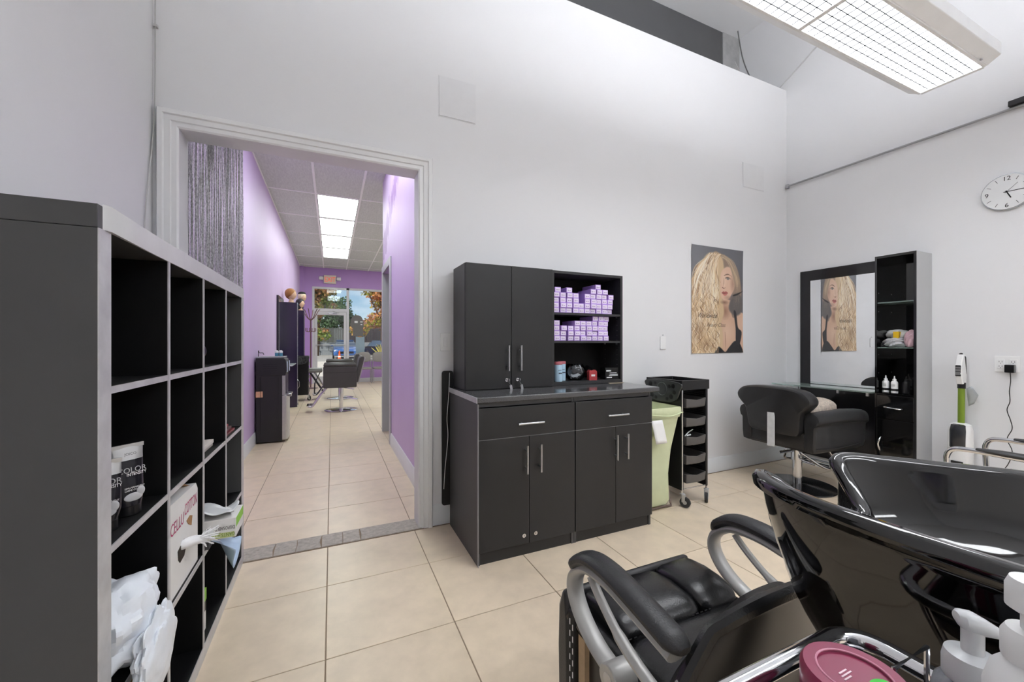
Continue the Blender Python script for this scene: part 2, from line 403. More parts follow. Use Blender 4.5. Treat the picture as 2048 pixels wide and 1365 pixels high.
MB().box(-.46, .40, YE+.028, YE+.034, 2.19, 2.76).build('pane', SH, w1)
MB().box(.47, 1.95, YE+.028, YE+.034, .68, 2.76).build('pane', SH, w1)
MB().box(2.01, XR, YE+.028, YE+.034, .68, 2.76).build('pane', SH, w1)
d1 = struct(MB().box(-.455, -.385, YE+.01, YE+.055, .02, 2.095).box(.325, .395, YE+.01, YE+.055, .02, 2.095).box(-.385, .325, YE+.01, YE+.055, .02, .2).box(-.385, .325, YE+.01, YE+.055, 2.0, 2.095).build('door_1', ALU, bevel=.003), 'glazed shop door in a white aluminium frame')
MB().box(-.385, .325, YE+.03, YE+.036, .2, 2.0).build('pane', SH, d1)
MB().cyl((-.42, YE-.03, 1.12), (.36, YE-.03, 1.12), .014, 10).cyl((-.42, YE-.03, 1.12), (-.42, YE+.02, 1.12), .012).cyl((.36, YE-.03, 1.12), (.36, YE+.02, 1.12), .012).build('push_bar', STEEL, d1)
MB().box(-.1, .14, YE-.04, YE+.01, 2.03, 2.08).tube([(.02, YE-.03, 2.05), (.2, YE-.2, 2.05), (.02, YE-.0, 2.12)], .008, 6).build('door_closer', STEEL, d1)

# ------------------------------------------------------------------ cube shelf on the left
SX0, SX1, SY0, SY1, SH_T = -.824, -.44, 1.107, 2.595, 1.488
ys4 = [1.157, 1.492, 1.508, 1.843, 1.859, 2.194, 2.210, 2.545]; zs4 = [.05, .385, .401, .736, .752, 1.087, 1.103, 1.438]
t = thing('cube_shelf', 'tall black four by four cube shelf with worn silver edges along the left wall', 'shelf', ((SX0+SX1)/2, (SY0+SY1)/2, 0))
e = .0025
box(SX0, SX1-e, SY0, SY0+.05, 0, 1.438).build('side_panel', LAMS, t, bevel=.001)
box(SX0, SX1-e, SY1-.05, SY1, 0, 1.438).build('side_panel', LAMS, t, bevel=.001)
box(SX0, SX1-e, SY0, SY1, 1.439, SH_T).build('top_panel', LAMS, t, bevel=.001)
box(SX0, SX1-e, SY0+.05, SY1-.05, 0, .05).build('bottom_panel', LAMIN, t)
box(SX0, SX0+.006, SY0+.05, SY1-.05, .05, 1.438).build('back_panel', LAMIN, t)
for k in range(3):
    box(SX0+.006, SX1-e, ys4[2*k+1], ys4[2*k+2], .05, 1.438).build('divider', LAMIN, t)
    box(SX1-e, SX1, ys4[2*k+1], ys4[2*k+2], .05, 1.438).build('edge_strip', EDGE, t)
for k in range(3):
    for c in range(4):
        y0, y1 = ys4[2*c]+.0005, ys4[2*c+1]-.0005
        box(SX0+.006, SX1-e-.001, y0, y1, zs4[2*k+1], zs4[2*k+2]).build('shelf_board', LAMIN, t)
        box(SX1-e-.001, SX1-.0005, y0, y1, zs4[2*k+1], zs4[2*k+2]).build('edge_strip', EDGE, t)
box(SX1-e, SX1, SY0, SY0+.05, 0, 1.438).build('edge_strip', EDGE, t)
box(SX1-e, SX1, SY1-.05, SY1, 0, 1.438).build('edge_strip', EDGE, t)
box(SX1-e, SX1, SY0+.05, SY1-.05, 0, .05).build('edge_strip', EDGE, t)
MB().prism([(SX1-e, SY0+.02), (SX1+.006, SY0+.035), (SX1+.0015, SY0+.25), (SX1+.0005, SY1), (SX1-e, SY1)], 'z', 1.4385, 1.4925).build('top_edge_strip', M('peeling_silver_edge', (212,212,213), .38, .2, var=.06, vs=5), t, label='lighter silver edging peeling at its near end')

# things on the shelf
def tube_bottle(name, label, x, y, z, rz, h=.18, w=.034):
    t = thing(name, label, 'tube', (x, y, z), rz, group='hair colour tubes on the cube shelf')
    m4 = WM[t]
    DK = M('tube_black', (28,27,34), .25); SLV = M('tube_silver', (206,206,208), .25, .6)
    cap = MB().lathe([(.026,0),(.028,.002),(.028,.024),(.026,.026)], n=24).xf(m4).build('cap', PLASB, t)
    rings = []
    for i in range(13):
        k = i/12; zz = .026+k*(h-.026)
        ry = w*(1-.0*k) if k > .15 else w*(.82+.18*k/.15); rx = .027*(1-k**1.4)+.0018
        rings.append([(rx*math.cos(a), ry*math.sin(a), zz) for a in [2*PI*j/24 for j in range(24)]])
    MB().loft(rings[:10]).xf(m4).build('tube_body', DK, t)
    MB().loft(rings[9:]).xf(m4).build('tube_shoulder', SLV, t)
    MB().box(-.003, .003, -w-.001, w+.001, h-.008, h+.002).xf(m4).build('crimp', SLV, t)
    W = lambda p: m4 @ Vector(p); X = m4.to_3x3() @ Vector((0,1,0)); Z = (m4.to_3x3() @ Vector((-.13,0,1)))
    lettering('JOICO', .009, W((.0125, -.012, .155)), X, Z, INK, t)
    lettering('COLOR', .019, W((.0205, -.031, .111)), X, Z, SLV, t, squash=.95)
    lettering('INTENSITY', .011, W((.0215, -.012, .1025)), X, Z, PAPER, t, squash=.8)
    lettering('SEMI-PERMANENT\nCREME COLOR', .006, W((.0245, -.018, .07)), X, Z, PAPER, t, squash=.9)
    MB().ball((.0265, .0, .048), .003, .02, .011).ball((.0262, .016, .06), .003, .009, .012).xf(m4).build('swirl_mark', M('tube_swirl', (190,190,194), .4), t)
    return t
tube_bottle('hair_colour_tube', 'black and silver hair colour tube standing upright, right one of two on the shelf', -.487, 1.362, .752, -.75)
tube_bottle('hair_colour_tube', 'black and silver hair colour tube half hidden by the shelf side panel', -.497, 1.262, .752, -1.0, .165)
# cotton box
t = thing('cotton_box', 'open white cardboard box of cotton with torn front on the cube shelf', 'box', (-.6, 1.67, .401))
BX = M('white_carton', (233,232,230), .6, var=.03, vs=10); BR = M('brown_card', (168,128,88), .8, var=.08)
m = MB().prism([(1.525,.402),(1.81,.402),(1.81,.665),(1.79,.69),(1.525,.70)], 'x', -.80, -.449); m.build('carton', BX, t)
MB().add([(-.75,1.80,.672),(-.455,1.812,.668),(-.47,1.70,.718),(-.74,1.69,.722)], [(0,1,2,3)]).build('lid_flap', BR, t, solid=.002)
MB().prism([(1.685,.595),(1.72,.60),(1.745,.59),(1.735,.56),(1.705,.575)], 'x', -.449, -.4475).build('torn_hole', BR, t)
MB().prism([(1.60,.53),(1.66,.545),(1.69,.525),(1.66,.49),(1.62,.485),(1.605,.50)], 'x', -.449, -.4475).build('torn_hole', M('hole_dark', (52,44,36), .8, var=.3, vs=30), t)
dv = Vector((.9, .43, .08)).normalized(); m = MB().ball((0,0,0), .05, .017, .016, 1., fn=lambda p, x, y, z: tuple(Vector((-.430,1.652,.533))+dv*p[0]+Vector((-dv.y, dv.x, 0))*(p[1]+.003*math.sin(90*p[0]))+Vector((0,0,1))*(p[2]+.003*math.sin(70*p[0]+2))))
for i in range(46):
    a, b = random.uniform(-.012, .012), random.uniform(-.012, .012); l = random.uniform(.012, .05); q0 = Vector((-.430,1.652,.533))+dv*.03+Vector((0,a,b)); m.tube([q0, q0+dv*l*.6+Vector((0,a*.5,b*.5)), q0+dv*l*1.1+Vector((0,a*1.2,b*1.3-.004))], .0022*random.uniform(.3, 1), 5)
m.build('cotton_tuft', M('cotton', (244,244,246), .95), t)
RED = M('magenta_print', (186,60,110), .6)
lettering('CELLU', .055, (-.4484, 1.535, .600), (0,1,0), (0,0,1), RED, t, squash=.78)
lettering('COTTON', .055, (-.4484, 1.665, .618), (0,1,0), (0,0,1), RED, t, squash=.55)
# white plastic bag
t = thing('plastic_bag', 'crumpled white plastic bag bulging from a lower cell of the cube shelf', 'bag', (-.52, 1.30, .401))
BAG = M('white_film', (236,241,248), .35, var=.03, spec=.4)
def film(c, r, seed, pulls=(), amp=.16, fr=9., zmin=None):
    # thin crumpled film: creased cells pushed into an ellipsoid, with corners pulled out
    def fn(p, x, y, z):
        d, _ = noise.voronoi(Vector((x, y, z))*fr*.22+Vector((seed, seed*.7, 0))); k = 1+amp*(.45-d[0])+amp*.4*noise.noise(Vector((x, y, z))*3.1+Vector((0, seed, 0)))
        q = Vector((c[0]+r[0]*x*k, c[1]+r[1]*y*k, c[2]+r[2]*z*k))
        for px, py, pz, w, a_ in pulls:
            g = Vector((px, py, pz)); q = q.lerp(g, math.exp(-((q-g).length/w)**2)*a_)
        if zmin is not None: q.z = max(q.z, zmin)
        return tuple(q)
    return MB().ball(c, *r, .85, nu=56, nv=36, fn=fn)
film((-.505,1.297,.505), (.095,.112,.10), 3.3, [(-.41,1.415,.60,.075,.75)], .34, 9, .4025).build('bag_body', BAG, t, ang=24)
film((-.408,1.30,.415), (.026,.105,.10), 8.1, [(-.40,1.385,.37,.05,.6)], .34, 9).build('bag_overhang', BAG, t, ang=24)
o = MB().prism([(1.30,.052),(1.42,.052),(1.42,.33),(1.39,.345),(1.30,.30)], 'x', -.70, -.47).build('cardboard_box', BR, bevel=.002); tag(o, 'torn brown cardboard box under the white plastic bag', 'box')
# gloves box
tag(box(-.64, -.43, 1.875, 2.04, .402, .4315).build('grey_carton', M('dark_grey_carton', (70,70,70), .6), bevel=.001), 'flat dark grey carton under the glove box in the cube shelf', 'box')
t = thing('glove_box', 'white and green disposable glove box sticking out of the cube shelf', 'box', (-.48, 1.955, .432))
GRN = M('lime_print', (138,200,60), .5, var=.05)
box(-.62, -.345, 1.885, 2.025, .432, .508).build('carton', BX, t, bevel=.002)
box(-.3452, -.3445, 1.888, 2.022, .47, .506).build('green_end', GRN, t)
box(-.50, -.35, 1.8842, 1.885, .435, .455).build('green_band', M('pale_green_print', (198,208,150), .5), t)
lettering('DISPOSABLE GLOVES', .019, (-.348, 1.8843, .479), (-1,0,0), (0,0,-1), INK, t, squash=.62)
lettering('GANTS JETABLES', .019, (-.348, 1.8840, .453), (-1,0,0), (0,0,-1), M('olive_print', (110,140,40), .6), t, squash=.72)
o = MB().grid(lambda u, v: (-.60+.235*u+.01*math.sin(9*v), 1.88+.14*v, .512+.035*abs(math.sin(2.5*u+1.2*v))*(1-.3*u)+.008*math.sin(14*u+6*v)), 22, 12).build('glove_wrapper', M('clear_film_white', (232,234,236), .25, spec=.6), solid=.001, ang=25); tag(o, 'crumpled pale plastic wrapper lying on the glove box', 'plastic')
o = MB().grid(lambda u, v: (-.43+.07*u+.01*math.sin(6*v+2*u), 1.90+.10*v+.02*u, .43-.15*(1-abs(2*v-1.0)**1.5*.6)*u*1.0-.005+.01*math.sin(8*u*v)), 12, 12).build('blue_film', M('blue_film', (196,218,246), .25, spec=.6), solid=.001, ang=25); tag(o, 'light blue plastic film hanging over the shelf edge below the glove box', 'plastic')
t = thing('green_box', 'small lime green and black product box at the bottom of the cube shelf', 'box', (-.52, 1.915, .05))
box(-.58, -.46, 1.866, 1.965, .052, .215).build('carton', M('black_carton', (26,28,24), .5), t, bevel=.001)
box(-.581, -.459, 1.865, 1.966, .17, .2155).build('green_top', GRN, t)
box(-.4598, -.4588, 1.875, 1.89, .06, .16).box(-.4598, -.4588, 1.90, 1.93, .08, .15).box(-.4598, -.4588, 1.935, 1.955, .06, .13).build('printed_panel', BX, t)
# basket on booklets
t = thing('wicker_basket', 'small brown wicker basket on pale booklets in the cube shelf', 'basket', (-.60, 2.0, .785))
WK = M('wicker', (150,98,58), .7, var=.25, vs=60)
m = MB()
for k in range(11):
    m.tube([(-.60+(.085+.0018*k)*math.cos(a)*1.0, 1.985+(.095+.0018*k)*math.sin(a), .7905+.0105*k+.002*math.sin(12*a+k*PI)) for a in [2*PI*i/32 for i in range(32)]], .0058, 6, closed=True)
m.build('woven_wall', WK, t)
m = MB()
for i in range(16):
    a = 2*PI*i/16; m.tube([(-.60+.085*math.cos(a), 1.985+.095*math.sin(a), .789), (-.60+.105*math.cos(a), 1.985+.115*math.sin(a), .90)], .004, 6)
m.build('stake', WK, t)
MB().lathe([(.0,0),(.085,0),(.085,.006),(0,.006)], (-.6,1.985,.783), sy=1.1).build('base', WK, t)
tag(box(-.70, -.47, 1.88, 2.11, .753, .767).build('booklet', M('booklet_grey', (196,188,180), .6), bevel=.001), 'pale grey booklet at the bottom under the wicker basket', 'booklet')
tag(box(-.695, -.465, 1.875, 2.10, .7675, .782).build('booklet', M('booklet_white', (222,216,208), .6), bevel=.001), 'off white booklet directly under the wicker basket', 'booklet')
for k, (c, lb) in enumerate([((120,40,48), 'dark red magazine, lowest of the stack in the far shelf column'), ((96,74,70), 'brown magazine in the middle of the stack in the far shelf column'), ((146,60,70), 'red magazine on top of the stack in the far shelf column')]):
    tag(box(-.70, -.452-.012*k, 2.23+.01*k, 2.44-.008*k, .753+.012*k, .7645+.012*k).build('magazine', M('magazine_%d' % k, c, .35), bevel=.001), lb, 'magazine', 'magazines in the far shelf column')
tag(MB().ball((-.475, 1.905, 1.165), .03, .034, .034).lathe([(.02,0),(.022,.003),(.018,.03)], (-.475,1.905,1.1035)).lathe([(.018,0),(.018,.03)], (-.475,1.905,1.1035)).build('glass_ornament', thin_glass('ornament_glass', (200,205,208), 1.8)), 'small round clear glass ornament in an upper cell of the cube shelf', 'ornament')

# ------------------------------------------------------------------ black cabinets and worktop
def bar_handle(p0, p1, out, parent, r=.006):
    p0, p1, out = Vector(p0), Vector(p1), Vector(out); d = (p1-p0); q0, q1 = p0+d*.18, p0+d*.82
    return MB().cyl(p0+out*.03, p1+out*.03, r, 12).cyl(q0, q0+out*.03, r*.75, 8).cyl(q1, q1+out*.03, r*.75, 8).build('handle', STEEL, parent, label='brushed steel bar handle')
def lock(x, y, z, parent, key=False):
    o = MB().cyl((x, y, z), (x, y-.006, z), .011, 18).build('lock', CHROME, parent)
    MB().box(x-.001, x+.001, y-.0075, y-.006, z-.005, z+.005).build('keyhole', INK, o)
    if key:
        MB().box(x-.0012, x+.0012, y-.03, y-.004, z-.004, z+.004).cyl((x-.001, y-.036, z), (x+.001, y-.036, z), .012, 14).build('key', STEEL, o)
        MB().tube([(x, y-.036, z-.01), (x+.012, y-.04, z-.03), (x+.02, y-.03, z-.048)], .0012, 5).obox((x+.017, y-.035, z-.044), (1,0,.2), (0,1,0), (-.2,0,1), .008, .001, .014).build('spare_key', STEEL, o)
CY, CB = 2.02, 2.56
BOTE = M('edge_highlight_grey', (150,150,152), .4)
def base_unit(x0, x1, label, handles, locks):
    t = thing('base_cabinet', label, 'cabinet', ((x0+x1)/2, (CY+CB)/2, 0), group='base cabinets under the granite worktop')
    MB().box(x0, x0+.016, CY, CB, 0, .872).box(x1-.016, x1, CY, CB, 0, .872).box(x0+.016, x1-.016, CY+.02, CB, .07, .086).box(x0+.016, x1-.016, CB-.01, CB, .086, .872).box(x0+.016, x1-.016, CY+.002, CY+.05, .848, .872).build('carcass', LAMS, t, bevel=.0008)
    box(x0+.018, x1-.018, CY+.006, CY+.02, 0, .068).build('plinth', LAM, t)
    xm = (x0+x1)/2
    eb = MB().box(x0+.003, x1-.002, CY-.0166, CY-.001, .6742, .6756)  # thin light grey strips paint the gap highlight and worn edges
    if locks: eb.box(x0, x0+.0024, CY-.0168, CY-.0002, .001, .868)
    eb.build('edge_highlight', BOTE, t)
    d = box(x0+.003, x1-.002, CY-.016, CY-.001, .676, .844).build('drawer_front', LAM, t, bevel=.0012)
    bar_handle((xm-.08, CY-.016, .75), (xm+.08, CY-.016, .75), (0,-1,0), d)
    for a, b, hxp, lx in ((x0+.003, xm-.0015, handles[0], locks and locks[0]), (xm+.0015, x1-.002, handles[1], locks and locks[1])):
        d = box(a, b, CY-.016, CY-.001, .072, .672).build('door', LAM, t, bevel=.0012)
        bar_handle((hxp, CY-.016, .47), (hxp, CY-.016, .626), (0,-1,0), d)
        if lx: lock(lx, CY-.016, .121, d)
    return t
base_unit(.708, 1.316, 'black base cabinet with door locks, left of the pair under the granite worktop', (.987, 1.073), (.977, 1.05))
base_unit(1.318, 1.913, 'black base cabinet without locks, right of the pair beside the green hamper', (1.607, 1.690), None)
t = thing('worktop', 'speckled dark granite worktop with rounded front edge on the base cabinets', 'worktop', (1.34, 2.3, .872))
box(.703, 1.975, 2.0, 2.575, .873, .905).build('slab', GRAN, t, bevel=.006)
box(.7, .703, 2.003, 2.572, .874, .904).build('end_strip', EDGE, t)
UY, UB, UT = 2.33, 2.575, 1.685
t = thing('wall_cabinet', 'black two door upper cabinet with keys standing on the worktop', 'cabinet', (1.04, 2.45, .905))
MB().box(.736, .752, UY, UB, .906, UT).box(1.329, 1.345, UY, UB, .906, UT).box(.752, 1.329, UY, UB, UT-.016, UT).box(.752, 1.329, UY, UB, .906, .922).box(.752, 1.329, UB-.006, UB, .922, UT-.016).build('carcass', LAMS, t, bevel=.0008)
for a, b, hxp, lx in ((.738, 1.0405, 1.012, 1.006), (1.0435, 1.343, 1.098, 1.081)):
    d = box(a, b, UY-.016, UY-.001, .908, UT).build('door', LAM, t, bevel=.0012)
    bar_handle((hxp, UY-.016, 1.02), (hxp, UY-.016, 1.18), (0,-1,0), d); lock(lx, UY-.016, .962, d, True)
t = thing('open_shelf_unit', 'black open shelf unit holding purple boxes on the worktop', 'shelf', (1.645, 2.45, .905))
LAMU = M('charcoal_shelf', (46,46,48), .45, var=.08)
MB().box(1.346, 1.364, UY, UB, .906, UT).build('side_panel', LAMU, t, bevel=.0008); MB().box(1.922, 1.941, UY, UB, .906, UT).build('side_panel', LAMU, t, bevel=.0008)
box(1.364, 1.922, UY, UB, UT-.018, UT).build('top_panel', LAMU, t, bevel=.0008); box(1.364, 1.922, UB-.006, UB, .925, UT-.018).build('back_panel', LAMIN, t)
box(1.364, 1.922, UY, UB-.006, .906, .930).build('bottom_shelf', LAMU, t, bevel=.0008)
for z in (1.387, 1.194): box(1.3645, 1.9215, UY+.004, UB-.007, z, z+.016).build('shelf_board', LAMU, t, bevel=.0008)
m = MB()
for y in (2.37, 2.51):
    for k in range(11):
        z = 1.0+.036*k
        m.cyl((1.9215, y, z), (1.9222, y, z), .0022, 6)
    for z in (1.386, 1.193): m.box(1.914, 1.9219, y-.005, y+.005, z-.009, z)
m.build('shelf_pin', STEEL, t)
# purple hair colour boxes, one by one
PB = M('purple_box', (186,152,226), .5, orand=.05); PE = M('box_end_label', (232,222,242), .5, orand=.04); PE2 = M('box_end_grey', (206,196,204), .5)
bw, bh = .0465, .0350
pbox = None
ORD = ['first', 'second', 'third', 'fourth', 'fifth', 'sixth', 'seventh', 'eighth', 'ninth', 'tenth']
ROW = ['bottom row', 'second row up', 'third row up', 'fourth row up', 'fifth row up', 'sixth row up']
def purple_box(x, y, z, shelf, grp, r, c, n):
    global pbox
    lb = 'small purple hair colour box, %s from left, %s on the %s shelf' % (ORD[c], ROW[r], {1: 'upper', 2: 'middle'}[shelf])
    if n == 1: lb = 'small purple hair colour box alone on top of the stack on the upper shelf'
    if pbox is None:
        t = thing('hair_colour_box', lb, 'box', (x, y, z), group=grp)
        MB().box(x-bw/2, x+bw/2, y, y+.165, z+.0002, z+bh).build('carton', PB, t, bevel=.001)
        MB().box(x-bw/2+.005, x+bw/2-.003, y-.0006, y, z+.005, z+bh-.004).build('end_label', PE, t)
        MB().box(x-.012, x-.004, y-.001, y-.0006, z+.012, z+.02).box(x+.0, x+.012, y-.001, y-.0006, z+.014, z+.018).build('printed_mark', M('lilac_ink', (170,150,190), .6), t)
        pbox = t
    else:
        t = dup(pbox, (x, y, z), label=lb); t['group'] = grp
def sx(c): return 1.362+(c-170)*.000675
S1 = [(0, [215,298,370,447,520,597,663,740,815,880]), (1, [215,298,370,447,520,597,668,740,812,880]), (2, [215,298,378,450,597,672,740,812,880]), (3, [218,298,378,455,597,668,738,805,893]), (4, [240,368,668,748,820]), (5, [736])]
for r, cs in S1:
    px = -9
    for ci, c in enumerate(cs):
        x = max(sx(c)+random.uniform(-.0008, .0008), px+bw+.0008, 1.365+bw/2); px = x
        purple_box(x, 2.352+random.uniform(-.006, .008)+.004*(r == 0), 1.4033+r*bh, 1, 'purple boxes on the upper shelf', r, ci, len(cs))
S2 = [(0, [228,303,393,465,540,613,683,757,825]), (1, [225,300,390,465,540,613,685,757,826]), (2, [225,303,393,465,540,613,685,757,826]), (3, [225,465,540,613,686,760,832]), (4, [694,768,842])]
for r, cs in S2:
    px = -9
    for ci, c in enumerate(cs):
        x = max(sx(c)+random.uniform(-.0008, .0008), px+bw+.0008, 1.365+bw/2); px = x
        purple_box(x, 2.352+random.uniform(-.006, .008), 1.2103+r*bh, 2, 'purple boxes on the middle shelf', r, ci, len(cs))
# jars, bowl, boxes on the bottom shelf
JB = M('pale_blue_jar', (176,206,226), .35, var=.03); JL = M('dusty_pink_lid', (196,112,122), .4); JT = M('jar_print', (40,44,60), .5)
for x, y, lb in ((1.417, 2.366, 'pale blue jar with pink lid in front at the left of the bottom shelf'), (1.477, 2.42, 'pale blue jar with pink lid behind the other, beside the glass bowl')):
    t = thing('wax_jar', lb, 'jar', (x, y, .93), group='blue jars on the bottom shelf')
    MB().lathe([(.024,0),(.0275,.002),(.0275,.115),(.0265,.118)], (x,y,.9302)).build('jar_body', JB, t)
    MB().lathe([(.0265,.116),(.0285,.118),(.0285,.134),(.027,.136)], (x,y,.93)).build('lid', JL, t)
    MB().box(x-.013, x+.013, y-.029, y-.0275, .985, .992).box(x-.016, x+.008, y-.0285, y-.027, 1.008, 1.011).build('printed_label', JT, t)
t = MB().lathe([(r_*1.14, z_*1.12) for r_, z_ in [(.03,.0),(.04,.001),(.062,.02),(.0705,.048),(.066,.075),(.052,.095),(.0475,.098),(.05,.1),(.047,.1),(.049,.093),(.0635,.073),(.068,.048),(.06,.022),(.04,.004),(.0,.004)]], (1.594, 2.43, .9305), n=36).build('glass_bowl', thin_glass('bowl_glass', (236,238,240), 1.5)); tag(t, 'round clear glass fishbowl on the bottom shelf of the open unit', 'bowl')
tag(MB().obox((1.59,2.415,.962), (1,0,.25), (0,1,.3), (-.25,-.3,1), .034, .018, .0008).obox((1.60,2.44,.955), (1,.2,-.2), (0,1,.5), (.2,-.5,1), .03, .018, .0008).build('paper_cards', PAPER), 'white paper cards lying inside the glass fishbowl', 'paper')
t = thing('red_box', 'small red carton with white print beside the glass bowl', 'box', (1.697, 2.368, .93), -.25)
RB = M('red_carton', (178,62,66), .5)
MB().box(-.029,.029,-.025,.025,.0003,.062).xf(WM[t]).build('carton', RB, t, bevel=.001); MB().prism([(-.029,.062),(.029,.062),(.022,.072),(0,.066),(-.02,.073)], 'y', -.02, .02).xf(WM[t]).build('torn_flaps', RB, t); MB().box(-.014,.014,-.0258,-.025,.028,.042).xf(WM[t]).build('printed_label', PAPER, t)
t = thing('black_box', 'black product carton with white lettering at the right of the bottom shelf', 'box', (1.858, 2.385, .93), -.06)
KB = M('black_carton_gloss', (24,24,26), .25)
MB().box(-.055,.055,-.04,.03,.0003,.085).xf(WM[t]).build('carton', KB, t, bevel=.001)
MB().box(-.048,-.008,-.0408,-.04,.058,.068).box(-.02,.04,-.0408,-.04,.045,.049).box(-.02,.05,-.0408,-.04,.034,.038).box(-.025,.05,-.0408,-.04,.026,.030).box(-.045,.0,-.0408,-.04,.012,.018).xf(WM[t]).build('printed_lines', PAPER, t)
o = MB().grid(lambda u, v: (1.72+.17*u, 2.44+.10*v, .942+.09*math.sin(PI*min(1, u*1.3+.05))*(.55+.45*v)*(1-.5*u)+.008*math.sin(17*u+9*v)), 22, 10).build('black_pouch', KB, solid=.001, ang=25); tag(o, 'crinkled black foil pouch behind the red carton', 'pouch')
o = MB().prism([(1.80,2.30),(1.93,2.305),(1.935,2.328),(1.81,2.327)], 'z', .9055, .9075).build('paper_slip', M('tan_paper', (176,160,138), .8)); tag(o, 'tan paper slip on the worktop under the open shelves', 'paper')

# ------------------------------------------------------------------ things on the front wall
t = thing('leaning_board', 'long black padded board with rounded corners leaning between doorway and cabinet', 'board', (.70, 2.585, .12))
m = []
for c, a in (((.675,.145), PI), ((.715,.145), 1.5*PI), ((.715,.995), 0), ((.675,.995), .5*PI)):
    m += [(c[0]+.017*math.cos(a+PI/2*i/5), c[1]+.017*math.sin(a+PI/2*i/5)) for i in range(6)]
MB().prism(m, 'y', 2.566, 2.583).build('panel', M('black_board', (28,28,29), .6, var=.1), t, bevel=.003)
o = MB().tube(smooth([(.706,2.561,1.0),(.700,2.560,.86),(.688,2.560,.70),(.694,2.559,.58),(.676,2.560,.38),(.667,2.5605,.24)], 6), .0022, 6).build('white_cord', PLASW); tag(o, 'thin white cord hanging over the black leaning board', 'cord')
def plate(x0, x1, z0, z1, label, kind='switch'):
    t = thing('light_switch', label, 'switch', ((x0+x1)/2, YW, z0))
    box(x0, x1, YW-.006, YW, z0, z1).build('cover_plate', PLASW, t, bevel=.002)
    xm, zm = (x0+x1)/2, (z0+z1)/2
    MB().box(xm-.013, xm+.013, YW-.010, YW-.005, zm-.032, zm+.032).build('rocker', PLASW, t, bevel=.002)
plate(.652, .722, 1.143, 1.262, 'white light switch between doorway casing and upper cabinet')
t = thing('wall_plate', 'white blank wall plate to the left of the poster', 'wall plate', (2.597, YW, 1.139))
box(2.566, 2.629, YW-.008, YW, 1.139, 1.250).build('cover_plate', PLASW, t, bevel=.002)
MB().cyl((2.60, YW, 1.262), (2.60, YW-.006, 1.262), .005, 8).build('screw', STEEL, t)
AP = M('access_panel_paint', (226,226,228), .5)
t = thing('access_panel', 'white square access panel high on the wall above the doorway corner', 'panel', (.77, YW, 2.70)); box(.645, .895, YW-.005, YW, 2.70, 2.96).build('panel_face', AP, t, bevel=.002); MB().box(.64,.9,YW-.002,YW,2.695,2.965).build('panel_frame', AP, t)
t = thing('access_panel', 'white square access panel high on the wall above the poster', 'panel', (3.78, YW, 2.709)); box(3.627, 3.932, YW-.004, YW, 2.709, 2.942).build('panel_face', AP, t, bevel=.002); MB().box(3.622,3.937,YW-.0015,YW,2.704,2.947).build('panel_frame', AP, t)
o = MB().tube(smooth([(-.815,2.588,3.05),(-.816,2.588,2.9),(-.817,2.586,2.45),(-.822,2.57,2.2),(-.822,2.50,1.9),(-.823,2.46,1.6)], 8), .003, 6).box(-.822,-.806,2.582,2.599,2.80,2.812).build('wall_cable', M('grey_white_cable', (190,190,190), .5)); tag(o, 'thin pale cable hanging in the left corner above the cube shelf', 'cable')

